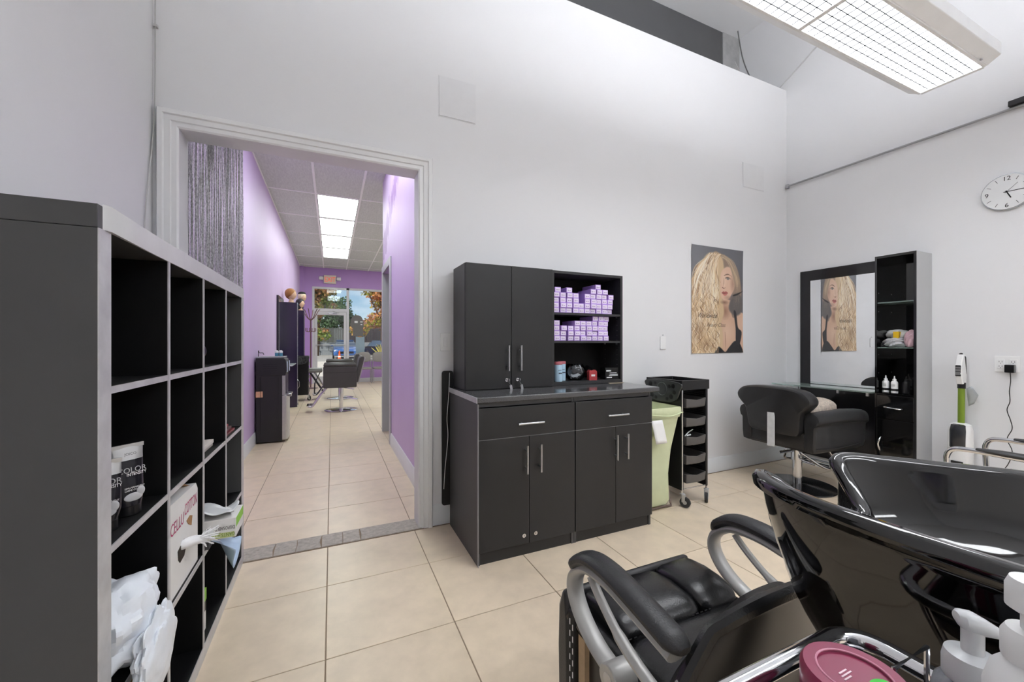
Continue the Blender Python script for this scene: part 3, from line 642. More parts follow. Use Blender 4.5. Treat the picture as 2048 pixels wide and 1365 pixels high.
# ------------------------------------------------------------------ hair poster (flat print painted as vertex colours on the sheet)
def paint_poster(W=230, H=332):
    img = np.zeros((H, W, 3)); Yg, Xg = np.mgrid[0:H, 0:W]; X = Xg/(W-1); Y = Yg/(H-1)
    def over(mask, c): img[:] = img*(1-mask[..., None])+np.array(c)[None, None]*mask[..., None]
    def ss(d, w): return np.clip(.5-d/w, 0, 1)
    def poly(pts, c, w=.012, a=1.):
        pts = np.array(smooth([(p[0], p[1], 0) for p in pts], 5, True))[:, :2]; inside = np.zeros((H, W), bool); dm = np.full((H, W), 9.)
        n = len(pts)
        for i in range(n):
            x0, y0 = pts[i]; x1, y1 = pts[(i+1) % n]
            cond = ((y0 > Y) != (y1 > Y)); xi = (x1-x0)*(Y-y0)/((y1-y0) if abs(y1-y0) > 1e-9 else 1e-9)+x0
            inside ^= cond & (X < xi)
            dx, dy = x1-x0, y1-y0; tt = np.clip(((X-x0)*dx+(Y-y0)*dy)/(dx*dx+dy*dy+1e-12), 0, 1)
            dm = np.minimum(dm, np.hypot(X-x0-tt*dx, (Y-y0-tt*dy)*1.43))
        over(ss(np.where(inside, -dm, dm), w)*a, c)
    def blob(x, y, rx, ry, c, a=1., soft=.5, rot=0.):
        dx, dy = X-x, (Y-y); ca, sa = math.cos(rot), math.sin(rot); u, v = dx*ca+dy*1.43*sa, -dx*sa+dy*1.43*ca
        d = np.sqrt((u/rx)**2+(v/(ry*1.43))**2); over(np.clip((1-d)/soft, 0, 1)*a, c)
    def stroke(pts, c, w, a=.8):
        P = smooth([(p[0], p[1], 0) for p in pts], 7); n = len(P)
        P = [tuple(Vector(P[i]).lerp(Vector(P[i+1]), k/4)) for i in range(n-1) for k in range(4)]; n = len(P)
        for i, p in enumerate(P):
            k = i/(n-1); ww = w*(.35+.65*math.sin(PI*min(1, k*1.1+.08))); R = int(ww*W*2)+2
            cx, cy = int(p[0]*(W-1)), int(p[1]*(H-1)); x0, x1, y0, y1 = max(0, cx-R), min(W, cx+R+1), max(0, cy-R), min(H, cy+R+1)
            if x0 >= x1 or y0 >= y1: continue
            d = np.hypot(X[y0:y1, x0:x1]-p[0], (Y[y0:y1, x0:x1]-p[1])*1.43); al = np.clip((ww-d)/ww*1.4, 0, 1)*a*.5
            img[y0:y1, x0:x1] = img[y0:y1, x0:x1]*(1-al[..., None])+np.array(c)*al[..., None]
    over(np.ones((H, W)), (104,104,110)); blob(.1, .05, .8, .5, (124,124,130), .7, 1.)
    # shoulders and chest
    poly([(.55,.5),(.80,.5),(.84,.60),(1.02,.64),(1.04,1.04),(.3,1.04),(.45,.75),(.55,.62)], (214,176,150))
    blob(.98, .72, .12, .10, (226,192,168), .7, 1.); blob(.68, .80, .16, .13, (230,198,174), .7, 1.); blob(.64, .60, .13, .09, (150,112,92), .8, .9)
    # hair mass behind
    poly([(.40,.055),(.55,.05),(.74,.09),(.88,.17),(.95,.30),(.97,.45),(.90,.60),(.80,.66),(.76,.55),(.80,.3),(.6,.2),(.3,.3)], (150,128,112))
    poly([(.80,.44),(.92,.42),(.99,.50),(.97,.60),(.86,.64),(.74,.60),(.72,.54)], (104,98,96), .03)
    poly([(.42,.05),(.52,.055),(.60,.12),(.62,.25),(.58,.40),(.60,.52),(.62,.62),(.56,.72),(.60,.85),(.50,1.04),(-.03,1.04),(-.03,.40),(.05,.28),(.12,.22),(.2,.14),(.30,.07)], (214,186,148), .03)
    # face
    poly([(.60,.20),(.70,.17),(.80,.20),(.84,.28),(.83,.37),(.77,.44),(.70,.485),(.62,.495),(.56,.46),(.54,.36),(.55,.26)], (226,190,166), .02)
    blob(.80, .33, .07, .12, (168,130,112), .8, 1.); blob(.70, .47, .1, .03, (180,140,120), .7, .9); blob(.62, .3, .07, .1, (240,212,190), .6, 1.)
    blob(.63, .515, .10, .025, (120,88,72), .7, .9)
    stroke([(.62,.258),(.70,.243),(.78,.262)], (112,84,66), .010, 1.); blob(.70, .283, .062, .015, (96,78,70), .75, .6); blob(.70, .288, .042, .010, (214,206,200), .9, .5); blob(.70, .288, .016, .011, (46,50,54), 1., .5)
    stroke([(.645,.280),(.70,.272),(.765,.288)], (38,30,28), .006, 1.)
    stroke([(.62,.28),(.612,.34),(.60,.365)], (196,154,130), .012, .8); stroke([(.585,.372),(.615,.380),(.655,.372)], (132,88,74), .008, 1.); blob(.62, .352, .022, .02, (246,222,204), .5, 1.)
    poly([(.575,.425),(.61,.410),(.635,.414),(.66,.408),(.70,.424),(.66,.432),(.62,.432)], (168,92,88), .01); poly([(.585,.431),(.62,.433),(.66,.432),(.69,.428),(.665,.447),(.625,.450)], (200,124,116), .01); stroke([(.575,.427),(.63,.431),(.70,.426)], (96,48,46), .005, 1.)
    # black top
    poly([(.50,.945),(.56,.955),(.64,.99),(.72,.945),(.84,.885),(.95,.92),(.96,1.04),(.44,1.04)], (34,34,37), .012); poly([(.815,.60),(.865,.61),(.90,.75),(.975,.80),(.93,.92),(.86,.90),(.855,.76)], (44,42,46), .012)
    stroke([(.64,.80),(.65,.90),(.645,.985)], (170,126,104), .012, .8)
    # strands
    tones = [(248,236,212),(240,220,186),(228,198,154),(206,168,124),(176,136,98),(254,248,236),(140,104,76),(236,224,206)]
    r = random.Random(3)
    for i in range(620):
        k = r.random(); x = .50-.10*k+r.uniform(-.08, .08); pts = [(x, .055+.02*r.random())]
        xe = -.02+.56*r.random(); ye = r.uniform(.30, 1.05); out = -.16*r.random()
        for j in range(1, 7):
            q = j/6; yy = .06+(ye-.06)*q; xx = x+(xe-x)*q**.8+out*math.sin(PI*q)+.028*math.sin(11*q*ye*1.6+i)*q
            if yy < .5: xx = min(xx, .58)
            pts.append((xx, yy))
        stroke(pts, r.choice(tones), r.uniform(.004, .016), r.uniform(.5, 1.))
    for i in range(170):
        x = r.uniform(.55, .64); y0 = r.uniform(.055, .09); q = r.random(); xe = .70+.27*q
        stroke([(x, y0), (x+.1+.1*q, .12), (.78+.15*q, .24+.03*q), (.82+.13*q, .36), (.80+.15*q+r.uniform(-.04,.04), r.uniform(.42, .60))], r.choice([(232,206,166),(206,176,140),(170,144,122),(140,122,110),(120,108,102)]), r.uniform(.003, .008), .55)
    for i in range(330):
        x = r.uniform(-.02, .52); y = r.uniform(.30, .95); l = r.uniform(.06, .2); ph = r.uniform(0, 6)
        stroke([(x+.03*math.sin(ph+5*t_), y+l*t_) for t_ in (0, .33, .66, 1)], r.choice(tones), r.uniform(.003, .008), .8)
    blob(.34, .33, .10, .16, (255,246,228), .45, 1.); blob(.12, .80, .2, .12, (120,88,64), .35, 1.); blob(.30, .93, .2, .08, (110,80,60), .35, 1.)
    for i in range(160):
        x = r.uniform(-.02, .50); y = r.uniform(.45, .98); l = r.uniform(.05, .14); ph = r.uniform(0, 6)
        stroke([(x+.035*math.sin(ph+6*t_), y+l*t_) for t_ in (0, .33, .66, 1)], r.choice([(252,240,218),(232,204,164),(120,88,64),(150,112,80)]), r.uniform(.003, .007), .9)
    for i in range(60):
        y = r.uniform(.17, .38); x = .28-.75*(y-.13)+r.uniform(0, .05); stroke([(x+.08, y+.03), (x+.02, y), (x-.05, y-.02+r.uniform(-.02,.02))], (240,222,190), .004, .8)
    stroke([(.80,.445),(.88,.43),(1.0,.392)], (30,26,28), .016, 1.); stroke([(.86,.437),(.98,.405)], (30,26,28), .016, 1.)
    blob(.0, .18, .5, .3, (255,255,255), .06, 1.)
    return np.clip(img/255, 0, 1)
PX0, PX1, PZ0, PZ1 = 2.935, 3.617, 1.10, 2.08
img = paint_poster(); H_, W_ = img.shape[:2]
lc = np.where(img <= .04045, img/12.92, ((img+.055)/1.055)**2.4)
m = MB()
gx_, gz_ = np.meshgrid(np.linspace(PX0, PX1, W_), np.linspace(PZ1, PZ0, H_))
curl = .003+.004*np.abs(np.linspace(-1, 1, H_))[:, None]**6+.003*np.abs(np.linspace(-1, 1, W_))[None, :]**8
t = thing('hair_poster', 'poster of a long haired blonde model taped to the wall beside the corner', 'poster', ((PX0+PX1)/2, YW-.004, PZ0))
me = bpy.data.meshes.new('sheet')
inv = WM[t].inverted()
vv = np.stack([gx_, YW-curl*np.ones_like(gx_), gz_], -1).reshape(-1, 3)-np.array(t.location)
ff = [(j*W_+i, (j+1)*W_+i, (j+1)*W_+i+1, j*W_+i+1) for j in range(H_-1) for i in range(W_-1)]
me.from_pydata(vv.tolist(), [], ff); ca = me.color_attributes.new('print', 'FLOAT_COLOR', 'POINT')
ca.data.foreach_set('color', np.concatenate([lc.reshape(-1, 3), np.ones((H_*W_, 1))], 1).astype(np.float32).ravel())
pmm = bpy.data.materials.new('poster_print'); pmm.use_nodes = True; bb_ = pmm.node_tree.nodes['Principled BSDF']; bb_.inputs['Roughness'].default_value = .3
at = pmm.node_tree.nodes.new('ShaderNodeVertexColor'); at.layer_name = 'print'; pmm.node_tree.links.new(at.outputs[0], bb_.inputs['Base Color'])
me.materials.append(pmm); o = bpy.data.objects.new('sheet', me); COL.objects.link(o); o.parent = t; WM[o] = WM[t].copy()
PK = M('poster_ink', (52,40,34), .5)
lettering('Worldwide', .062, (3.01, YW-.0035, 1.425), (1,0,0), (0,0,1), PK, t, shear=.35, squash=.86)
lettering('Beauty Class', .05, (3.13, YW-.0035, 1.345), (1,0,0), (0,0,1), M('poster_ink_pale', (108,88,74), .5), t, shear=.35, squash=.95)

# ------------------------------------------------------------------ styling station on the right wall
XF = 4.042
t = thing('styling_station', 'black styling station with framed mirror, glass counter and tall shelf tower', 'station', (4.17, 1.97, 0))
SMK = M('smoked_black_panel', (34,33,36), .12, var=.06)
box(XR-.030, XR-.001, 1.753, 2.447, .10, 1.90).build('back_panel', SMK, t, bevel=.001)
box(XR-.034, XR-.0301, 1.753, 2.352, .80, 1.80).build('mirror', MIRR, t)
cb = box(3.995, XR-.0305, 1.752, 2.56, .784, .796).build('glass_counter', GGLASS, t, bevel=.001)
for y in (1.79, 2.0, 2.33): MB().box(4.01, 4.03, y-.008, y+.008, .755, .784).build('counter_bracket', STEEL, t, bevel=.002)
tw = thing
MB().box(XF+.006, XR-.001, 1.497, 1.512, 0, 1.897).build('tower_side', GREYM, t, bevel=.001); MB().box(XF, XF+.006, 1.497, 1.512, 0, 1.897).build('tower_edge', SMK, t)
MB().box(XF, XR-.001, 1.738, 1.751, 0, 1.897).build('tower_side', GLOSSB, t, bevel=.001)
MB().box(XF, XR-.001, 1.512, 1.738, 1.878, 1.897).build('tower_top', GLOSSB, t); MB().box(XR-.012, XR-.001, 1.512, 1.738, .05, 1.878).build('tower_back', GLOSSB, t)
for z in (1.515, 1.152): MB().box(XF+.01, XR-.013, 1.513, 1.737, z, z+.008).build('glass_shelf', GGLASS, t)
MB().box(XF+.004, XR-.013, 1.512, 1.738, .778, .794).build('cabinet_top', GLOSSB, t)
d = MB().box(XF-.002, XF+.016, 1.514, 1.736, .588, .775).build('drawer_front', GLOSSB, t, bevel=.0015)
MB().tube(smooth([(XF-.002,1.693,.683),(XF-.02,1.68,.683),(XF-.026,1.637,.68),(XF-.02,1.594,.677),(XF-.002,1.581,.677)], 5), .005, 8).build('handle', CHROME, d)
d = MB().box(XF-.002, XF+.016, 1.514, 1.736, .07, .583).build('door', GLOSSB, t, bevel=.0015)
MB().tube(smooth([(XF-.002,1.71,.437),(XF-.02,1.712,.42),(XF-.028,1.718,.38),(XF-.02,1.712,.34),(XF-.002,1.71,.324)], 5), .005, 8).build('handle', CHROME, d)
MB().box(XF+.02, XR-.012, 1.514, 1.736, 0, .066).build('plinth', GLOSSB, t)
m = MB()
for z in (.95, 1.10, 1.45, 1.60): m.cyl((XR-.02, 1.7375, z), (XR-.02, 1.7385, z), .003, 6).cyl((XF+.03, 1.7375, z), (XF+.03, 1.7385, z), .003, 6)
m.build('shelf_pin', STEEL, t)
for y, x, lb, mt in ((1.704, 4.10, 'white squeeze bottle, left of the pair on the station tower', PLASW), (1.643, 4.085, 'white squeeze bottle with black label, right of the pair on the station tower', PLASW), (1.585, 4.12, 'black squeeze bottle beside the white ones on the station tower', PLASB)):
    t = thing('squeeze_bottle', lb, 'bottle', (x, y, .794), group='squeeze bottles on the station tower')
    MB().lathe([(.018,.0003),(.0215,.003),(.0215,.084),(.017,.094),(.011,.097)], (x,y,.794)).build('bottle_body', mt, t)
    MB().lathe([(.012,.096),(.012,.112),(.006,.114),(.0035,.135),(.003,.137)], (x,y,.794)).build('nozzle_cap', mt, t)
    if mt is PLASW:
        MB().lathe([(.0217,.018),(.0217,.036)], (x,y,.794), cap=False).build('black_label', INK, t)
        MB().box(x-.0225, x-.0216, y-.012, y+.012, .794+.055, .794+.057).box(x-.0225, x-.0216, y-.012, y+.012, .794+.062, .794+.064).box(x-.0225, x-.0216, y-.012, y+.012, .794+.069, .794+.071).build('printed_lines', M('grey_ink', (150,150,150), .6), t)
def crumple(c, r, seed, flatz=1.):
    rr = random.Random(seed); A = [(rr.uniform(2,9), rr.uniform(2,9), rr.uniform(2,9), rr.uniform(0,6), rr.uniform(.05,.13)) for _ in range(5)]
    def fn(p, x, y, z):
        k = 1+sum(a[4]*math.sin(a[0]*x+a[1]*y+a[2]*z+a[3]) for a in A)
        q = Vector((r[0]*x, r[1]*y, r[2]*z))*k; return (c[0]+q.x, c[1]+q.y, max(c[2]-r[2], c[2]+q.z))
    return MB().ball(c, *r, .8, nu=36, nv=22, fn=fn)
GBAG = M('grey_plastic_bag', (196,196,200), .28, spec=.7)
tag(crumple((4.13,1.655,1.197), (.05,.068,.036), 1).build('plastic_bag', GBAG, ang=22), 'crumpled grey plastic bag lying on the tower glass shelf', 'bag')
tag(crumple((4.19,1.66,1.265), (.045,.072,.034), 8).build('plastic_bag', M('grey_plastic_bag_2', (208,208,206), .28, spec=.7), ang=22), 'pale crumpled plastic bag on top at the back of the tower shelf', 'bag')
tag(box(4.125, 4.165, 1.632, 1.668, 1.230, 1.285).build('yellow_box', M('yellow_carton', (238,192,30), .5), bevel=.001), 'small yellow carton between plastic bags on the tower shelf', 'box')
tag(crumple((4.10,1.552,1.225), (.032,.032,.063), 5).build('pink_packet', M('pink_film', (206,172,182), .35), ang=25), 'pink wrapped packet at the right of the tower glass shelf', 'packet')
tag(crumple((4.11,1.722,1.178), (.03,.013,.018), 4).build('dark_pouch', M('dark_pouch', (40,38,42), .3), ang=25), 'small dark pouch at the left of the tower glass shelf', 'pouch')

# ------------------------------------------------------------------ styling chair facing the station (faces +x)
def styling_chair():
    t = thing('styling_chair', 'black leather styling chair with rounded back and chrome plate facing the station mirror', 'chair', (3.55, 2.06, 0), -.04)
    m4 = WM[t]; L_ = lambda m: m.xf(m4)
    LE = LEATH
    # U shaped shell: bottom, two rolled arms
    def ring(y0, y1, z0, z1, x, r):
        pts = []
        for cy, cz, a in ((y1-r, z1-r, 0), (y0+r, z1-r, PI/2), (y0+r, z0+r, PI), (y1-r, z0+r, 1.5*PI)):
            pts += [(x, cy+r*math.cos(a+PI/2*i/5), cz+r*math.sin(a+PI/2*i/5)) for i in range(6)]
        return pts
    L_(MB().loft([ring(-.255,.255,.375,.50,-.26,.05), ring(-.275,.275,.355,.505,-.24,.05), ring(-.27,.27,.36,.50,.30,.05), ring(-.25,.25,.375,.49,.335,.05)])).build('seat_shell', LE, t)
    for s in (-1, 1):
        def sec(x, g, top):
            c = .262*s; pts = []
            out = [(c-.045*s, .37), (c+.01*s, .36), (c+.03*s, .38), (c+.036*s, .50), (c+.038*s, .565), (c+.058*s, .585), (c+.064*s, .615), (c+.052*s, .648), (c+.02*s, .667), (c-.02*s, .664), (c-.05*s, .64), (c-.052*s, .60), (c-.045*s, .5)]
            cy = c; cz = .52
            return [(x, cy+(p[0]-cy)*g, cz+(p[1]-cz)*g+top*(p[1]-.36)/.3) for p in out]
        rings = [sec(-.275,.75,.0), sec(-.265,.95,.0), sec(-.24,1,.0), sec(-.1,1,.005), sec(.1,1,.01), sec(.28,1,.0), sec(.35,.97,-.005), sec(.375,.8,-.01)]
        a = L_(MB().loft([smooth(r, 3, True) for r in rings])).build('arm', LE, t)
        L_(MB().tube(smooth([(-.255,.295*s+.003*s,.40),(0,.299*s,.385),(.3,.297*s,.40)], 4), .003, 6).tube([(-.1,.301*s,.575),(.34,.300*s,.565)], .003, 6)).build('piping', LE, a)
    # mushroom shaped backrest, slightly raked
    prof2 = smooth([(0,.845,0),(.13,.842,0),(.235,.825,0),(.29,.78,0),(.295,.735,0),(.262,.69,0),(.228,.65,0),(.215,.56,0),(.20,.49,0),(.15,.47,0),(0,.468,0)], 5)
    half = [(p[0], p[1]) for p in prof2]; full = half+[(-p[0], p[1]) for p in reversed(half[1:-1])]
    def bring(x, g):
        return [(x-.14*(z-.47)*.6, y*g, .655+(z-.655)*g) for y, z in full]
    L_(MB().loft([bring(-.315,.93), bring(-.305,.985), bring(-.285,1), bring(-.225,1), bring(-.195,.98), bring(-.18,.9)])).build('backrest', LE, t)
    L_(MB().obox((-.338,-.01,.505), (0,1,-.07), (1,0,-.10), (.10,.07,1), .03, .004, .135)).build('chrome_plate', M('polished_plate', (226,226,226), .35, .25, var=.08, vs=26), t, bevel=.002)
    L_(MB().ball((.06,0,.52), .26, .20, .05, .5)).build('seat_cushion', LE, t)
    L_(MB().cyl((0,0,.012),(0,0,.30),.034,24).cyl((0,0,.22),(0,0,.36),.045,24)).build('post', CHROME, t)
    L_(MB().box(-.1,.1,-.1,.1,.345,.36).cyl((-.03,.0,.30),(-.10,.08,.27),.012,8)).build('mount_plate', CHROME, t)
    L_(MB().lathe([(0,0.001),(.268,.001),(.272,.006),(.268,.012),(.10,.02),(.05,.024),(0,.024)], n=48)).build('base_disc', M('dark_chrome', (70,70,72), .12, .9), t)
    L_(MB().tube(smooth([(-.06,-.06,.30),(.0,-.10,.25),(.10,-.16,.18),(.34,-.17,.14),(.40,-.12,.14),(.41,.12,.14),(.34,.17,.14),(.10,.16,.18),(0,.1,.25),(-.06,.06,.30)], 6), .010, 10).tube([(.12,-.15,.345),(.30,-.165,.15)], .010, 10).tube([(.12,.15,.345),(.30,.165,.15)], .010, 10).box(.33,.37,-.16,.16,.12,.135)).build('footrest', CHROME, t)
    L_(MB().tube(smooth([(-.02,-.03,.26),(-.08,-.08,.25),(-.10,-.2,.24)], 5), .008, 8)).build('pump_lever', CHROME, t)
    return t
styling_chair()
o = MB().ball((3.62,2.03,.645), .20, .165, .062, .55, nu=36, nv=16, fn=lambda p, x, y, z: (p[0], p[1], p[2]+.012*max(0, z)*math.sin(14*x+5*y)+.03*(1-x*x)*(z > 0))).build('seat_pad', M('beige_knit', (206,192,178), .95, var=.3, vs=55, bump=.6, bs=120, stretch=(1,5,1))); tag(o, 'beige striped knitted cushion lying on the styling chair', 'cushion')

# ------------------------------------------------------------------ hairdresser trolley and hamper
def cart(name, label, x0, x1, y0, y1, group):
    t = thing(name, label, 'trolley', ((x0+x1)/2, (y0+y1)/2, 0), group=group)
    for y in (y0, y1-.025):
        pass
    for x in (x0, x1-.022):
        MB().box(x, x+.022, y0, y1, .12, .86).build('side_frame', PLASB, t, bevel=.003)
    m = MB()
    for k in range(5):
        z = .155+.138*k
        for dz in (.085, .10, .112): m.box(x1-.030, x1-.022, y0+.02, y1-.02, z+dz, z+dz+.006).box(x0+.022, x0+.03, y0+.02, y1-.02, z+dz, z+dz+.006)
    m.build('drawer_runner', PLASB, t)
    for k in range(5):
        z = .165+.138*k; dx = .016
        rings = []
        for zz, ins in ((z, .012), (z+.008, .004), (z+.062, 0), (z+.07, 0)):
            rings.append([(x0+dx+.02+ins, y0-.012+ins, zz), ((x0+x1)/2, y0-.022+ins, zz-(.012 if zz > z+.05 else 0)), (x1-dx-.02-ins, y0-.012+ins, zz), (x1-dx-.02-ins, y1-.03, zz), (x0+dx+.02+ins, y1-.03, zz)])
        rings += [[(x0+dx+.026, y0-.006, z+.07), ((x0+x1)/2, y0-.016, z+.058), (x1-dx-.026, y0-.006, z+.07), (x1-dx-.026, y1-.036, z+.07), (x0+dx+.026, y1-.036, z+.07)],
                  [(x0+dx+.03, y0, z+.01), ((x0+x1)/2, y0-.008, z+.01), (x1-dx-.03, y0, z+.01), (x1-dx-.03, y1-.04, z+.01), (x0+dx+.03, y1-.04, z+.01)]]
        d = MB().loft(rings).build('drawer', PLASG, t, bevel=.002)
    m = MB()
    a = [(x0-.005, y0-.01), (x1+.005, y0-.01), (x1+.005, y1+.01), (x0-.005, y1+.01)]; i_ = [(x0+.012, y0+.008), (x1-.012, y0+.008), (x1-.012, y1-.008), (x0+.012, y1-.008)]
    R_ = lambda pl, z: [(p[0], p[1], z) for p in pl]
    MB().loft([R_(a, .85), R_(a, .92), R_(i_, .92), R_(i_, .865)]).build('top_tray', PLASB, t, bevel=.003)
    # holder panel with holes on the side facing left
    hp = []
    zc, yc = .845, (y0+y1)/2
    out = smooth([(y0+.01,.905,0),(y1-.01,.905,0),(y1-.005,.84,0),(y1-.05,.765,0),(yc,.745,0),(y0+.05,.765,0),(y0+.005,.84,0)], 5, True)
    h = MB().prism([(p[0], p[1]) for p in out], 'x', x0-.018, x0-.004).build('dryer_holder', M('holder_plastic', (66,68,68), .2), t, bevel=.003)
    m = MB(); hr = random.Random(2)
    for yy, zz, r_ in ((y0+.06,.875,.017),(y0+.05,.83,.015),(y0+.08,.795,.018),(y0+.12,.775,.014),(y0+.10,.87,.014),(y1-.05,.875,.02),(y1-.04,.83,.013),(y1-.07,.79,.016),(y1-.11,.775,.014),(y1-.10,.885,.012)):
        m.cyl((x0-.0186, yy, zz), (x0-.0178, yy, zz), r_, 14)
    m.build('tool_hole', INK, h)
    MB().tube([(x0-.019, yc+.048*math.cos(q), .845+.048*math.sin(q)) for q in [2*PI*i/28 for i in range(28)]], .003, 6, closed=True).build('ring', M('holder_ring', (96,100,98), .2), h)
    MB().tube([(x0+.01,y0+.005,.86),(x0+.01,y0+.005,.10)], .008, 8).tube([(x0+.01,y1-.02,.86),(x0+.01,y1-.02,.10)], .008, 8).tube([(x1-.01,y0+.005,.12),(x1-.01,y0+.005,.10)], .008, 8).tube([(x1-.01,y1-.02,.12),(x1-.01,y1-.02,.10)], .008, 8).tube([(x0+.01,y0+.005,.125),(x1-.01,y0+.005,.125),(x1-.01,y1-.02,.125),(x0+.01,y1-.02,.125)], .005, 8, closed=True).build('chrome_frame', CHROME, t)
    for x, y, q in ((x0+.01, y0+.005, .5), (x1-.01, y0+.005, -.9), (x0+.01, y1-.02, 1.2), (x1-.01, y1-.02, .2)):
        cx, cy = x+.022*math.sin(q), y-.022*math.cos(q); w = Vector((math.cos(q), math.sin(q), 0))
        c = MB().box(x-.014, x+.014, y-.014, y+.014, .092, .10).obox((( x+cx)/2, (y+cy)/2, .066), w, (-w.y, w.x, 0), (0,0,1), .016, .012, .028).build('caster', SILV, t, bevel=.003)
        MB().tube([Vector((cx, cy, .038))-w*.011, Vector((cx, cy, .038))+w*.011], .037, 20).build('wheel', RUB, c, bevel=.003)
        MB().tube([Vector((cx, cy, .038))-w*.0135, Vector((cx, cy, .038))+w*.0135], .014, 12).build('hub', SILV, c)
    return t
ct = cart('salon_trolley', 'black five drawer salon trolley on casters against the wall under the poster', 2.315, 2.585, 2.135, 2.475, None)
t = thing('trolley_clips', 'small clear hair clips lying in the third trolley drawer', 'hair clips', (2.42, 2.15, .55))
MB().tube([(2.36,2.145,.512),(2.40,2.15,.535),(2.45,2.155,.55)], .004, 6).tube([(2.37,2.14,.515),(2.41,2.14,.518)], .006, 6).build('clip', M('clear_clip', (205,208,210), .2, spec=.8), t)
# green laundry hamper
t = thing('laundry_hamper', 'pale green fabric laundry hamper on a folding frame beside the cabinets', 'hamper', (2.12, 2.3, 0))
GF = M('sage_fabric', (212,219,182), .85, var=.05, vs=7, bump=.25, bs=14)
def hring(z, x0, x1, y0, y1, n=8, wob=0.):
    pts = []; r = .03
    for cx, cy, a in ((x1-r, y1-r, 0), (x0+r, y1-r, PI/2), (x0+r, y0+r, PI), (x1-r, y0+r, 1.5*PI)):
        pts += [(cx+r*math.cos(a+PI/2*i/5)+wob*math.sin(9*z+i), cy+r*math.sin(a+PI/2*i/5)+wob*math.cos(11*z+i*2), z) for i in range(6)]
    return pts
hr = [hring(.02,1.985,2.235,2.185,2.42,wob=.002), hring(.06,1.975,2.245,2.17,2.43,wob=.004), hring(.25,1.97,2.235,2.165,2.44,wob=.004), hring(.42,1.96,2.245,2.155,2.45,wob=.004), hring(.58,1.955,2.27,2.135,2.455,wob=.003), hring(.66,1.95,2.282,2.12,2.46), hring(.735,1.945,2.29,2.105,2.465), hring(.737,1.952,2.283,2.112,2.458), hring(.60,1.96,2.265,2.145,2.45)]
MB().loft(hr, True, True).build('bag', GF, t)
MB().loft([hring(.665,1.944,2.289,2.112,2.466), hring(.70,1.938,2.296,2.10,2.472,wob=.002), hring(.735,1.940,2.294,2.102,2.47), hring(.738,1.944,2.288,2.108,2.466)], False, False).build('folded_hem', GF, t)
MB().tube(smooth([(1.95,2.103,.705),(2.06,2.094,.69),(2.18,2.093,.682),(2.29,2.10,.70)], 5), .004, 6).build('drawstring', M('sage_cord', (206,216,178), .8), t)
MB().tube([(2.302,2.14,.72),(2.255,2.40,.012)], .007, 8).tube([(2.302,2.43,.72),(2.25,2.17,.012)], .007, 8).tube([(1.935,2.14,.72),(1.96,2.40,.012)], .007, 8).tube([(1.935,2.43,.72),(1.96,2.17,.012)], .007, 8).tube([(1.96,2.17,.014),(2.25,2.17,.014)], .007, 8).tube([(1.96,2.40,.014),(2.255,2.40,.014)], .007, 8).build('folding_frame', M('bronze_tube', (120,104,98), .4, .5), t)
MB().grid(lambda u, v: (1.99+.10*u+.03*v, 2.094-.006*math.sin(2*v)-.01*v, .66-.16*v), 4, 6).build('paper_tag', PAPER, t, solid=.0008, label='white paper sheet hanging on the hamper')

# ------------------------------------------------------------------ things on and by the right wall
t = thing('stick_vacuum', 'green and white stick vacuum cleaner standing by the right wall', 'vacuum', (4.17, 1.306, 0))
VG = M('lime_metallic_tube', (134,160,58), .35, .4)
y = 1.306; x = 4.19
MB().cyl((x,y,.60),(x+.005,y,.868),.0185,20).build('green_tube', VG, t)
MB().cyl((x+.004,y,.862),(x+.006,y,.905),.0215,20).build('collar', PLASB, t)
MB().prism([(x-.028,.895),(x+.03,.895),(x+.04,.95),(x+.005,1.10),(x+.03,1.106),(x-.015,1.112),(x-.05,1.03),(x-.055,.97)], 'y', y-.017, y+.017).build('handle_body', PLASW, t, bevel=.006)
MB().prism([(x-.056,.955),(x-.045,.955),(x-.040,1.02),(x-.0525,1.035)], 'y', y-.0145, y+.0145).build('control_panel', PLASB, t, bevel=.003)
MB().box(x-.060,x-.0545,y-.012,y+.012,.962,.985).box(x-.059,x-.0535,y-.012,y+.012,.99,1.005).box(x-.057,x-.052,y-.012,y+.012,1.01,1.022).build('button', M('grey_button', (120,120,122), .5), t, bevel=.001)
MB().prism([(x+.03,.96),(x+.045,.97),(x+.035,1.09),(x+.02,1.10)], 'y', y-.016, y+.016).build('grip', PLASB, t, bevel=.003)
MB().cyl((x,y,1.109),(x-.005,y,1.116),.010,10).build('power_button', PLASB, t)
def vring(z, a, b): return [(x-.01+a*math.copysign(abs(math.cos(q))**.6, math.cos(q)), y+b*math.copysign(abs(math.sin(q))**.6, math.sin(q)), z) for q in [2*PI*i/32 for i in range(32)]]
MB().loft([vring(.22,.045,.05), vring(.28,.055,.058), vring(.42,.06,.06), vring(.56,.056,.058), vring(.60,.045,.05), vring(.612,.02,.03)]).build('motor_body', PLASW, t)
MB().loft([[(p[0]-.012, p[1]*.84+y*.16, p[2]) for p in vring(z, a, b)] for z, a, b in ((.43,.05,.054), (.44,.055,.057), (.56,.053,.056), (.60,.042,.048), (.605,.03,.035))]).build('dust_tank', M('smoked_tank', (44,46,50), .08, coat=.5), t)
MB().box(x-.078, x-.065, y-.03, y+.03, .27, .34).build('front_vent', PLASB, t, bevel=.002)
MB().prism([(x-.16,.012),(x+.07,.012),(x+.07,.05),(x+.03,.08),(x-.10,.06),(x-.16,.04)], 'y', y-.12, y+.12).build('floor_head', PLASB, t, bevel=.008)
MB().cyl((x,y,.06),(x,y,.24),.022,16).build('neck', PLASB, t)
MB().grid(lambda u, v: (x-.004+.04*v, y-.026-.055*u*(1-abs(v-.5)), .865-.13*v+.02*u), 3, 6).build('hanging_tag', M('tag_grey', (176,182,186), .4), t, solid=.001)
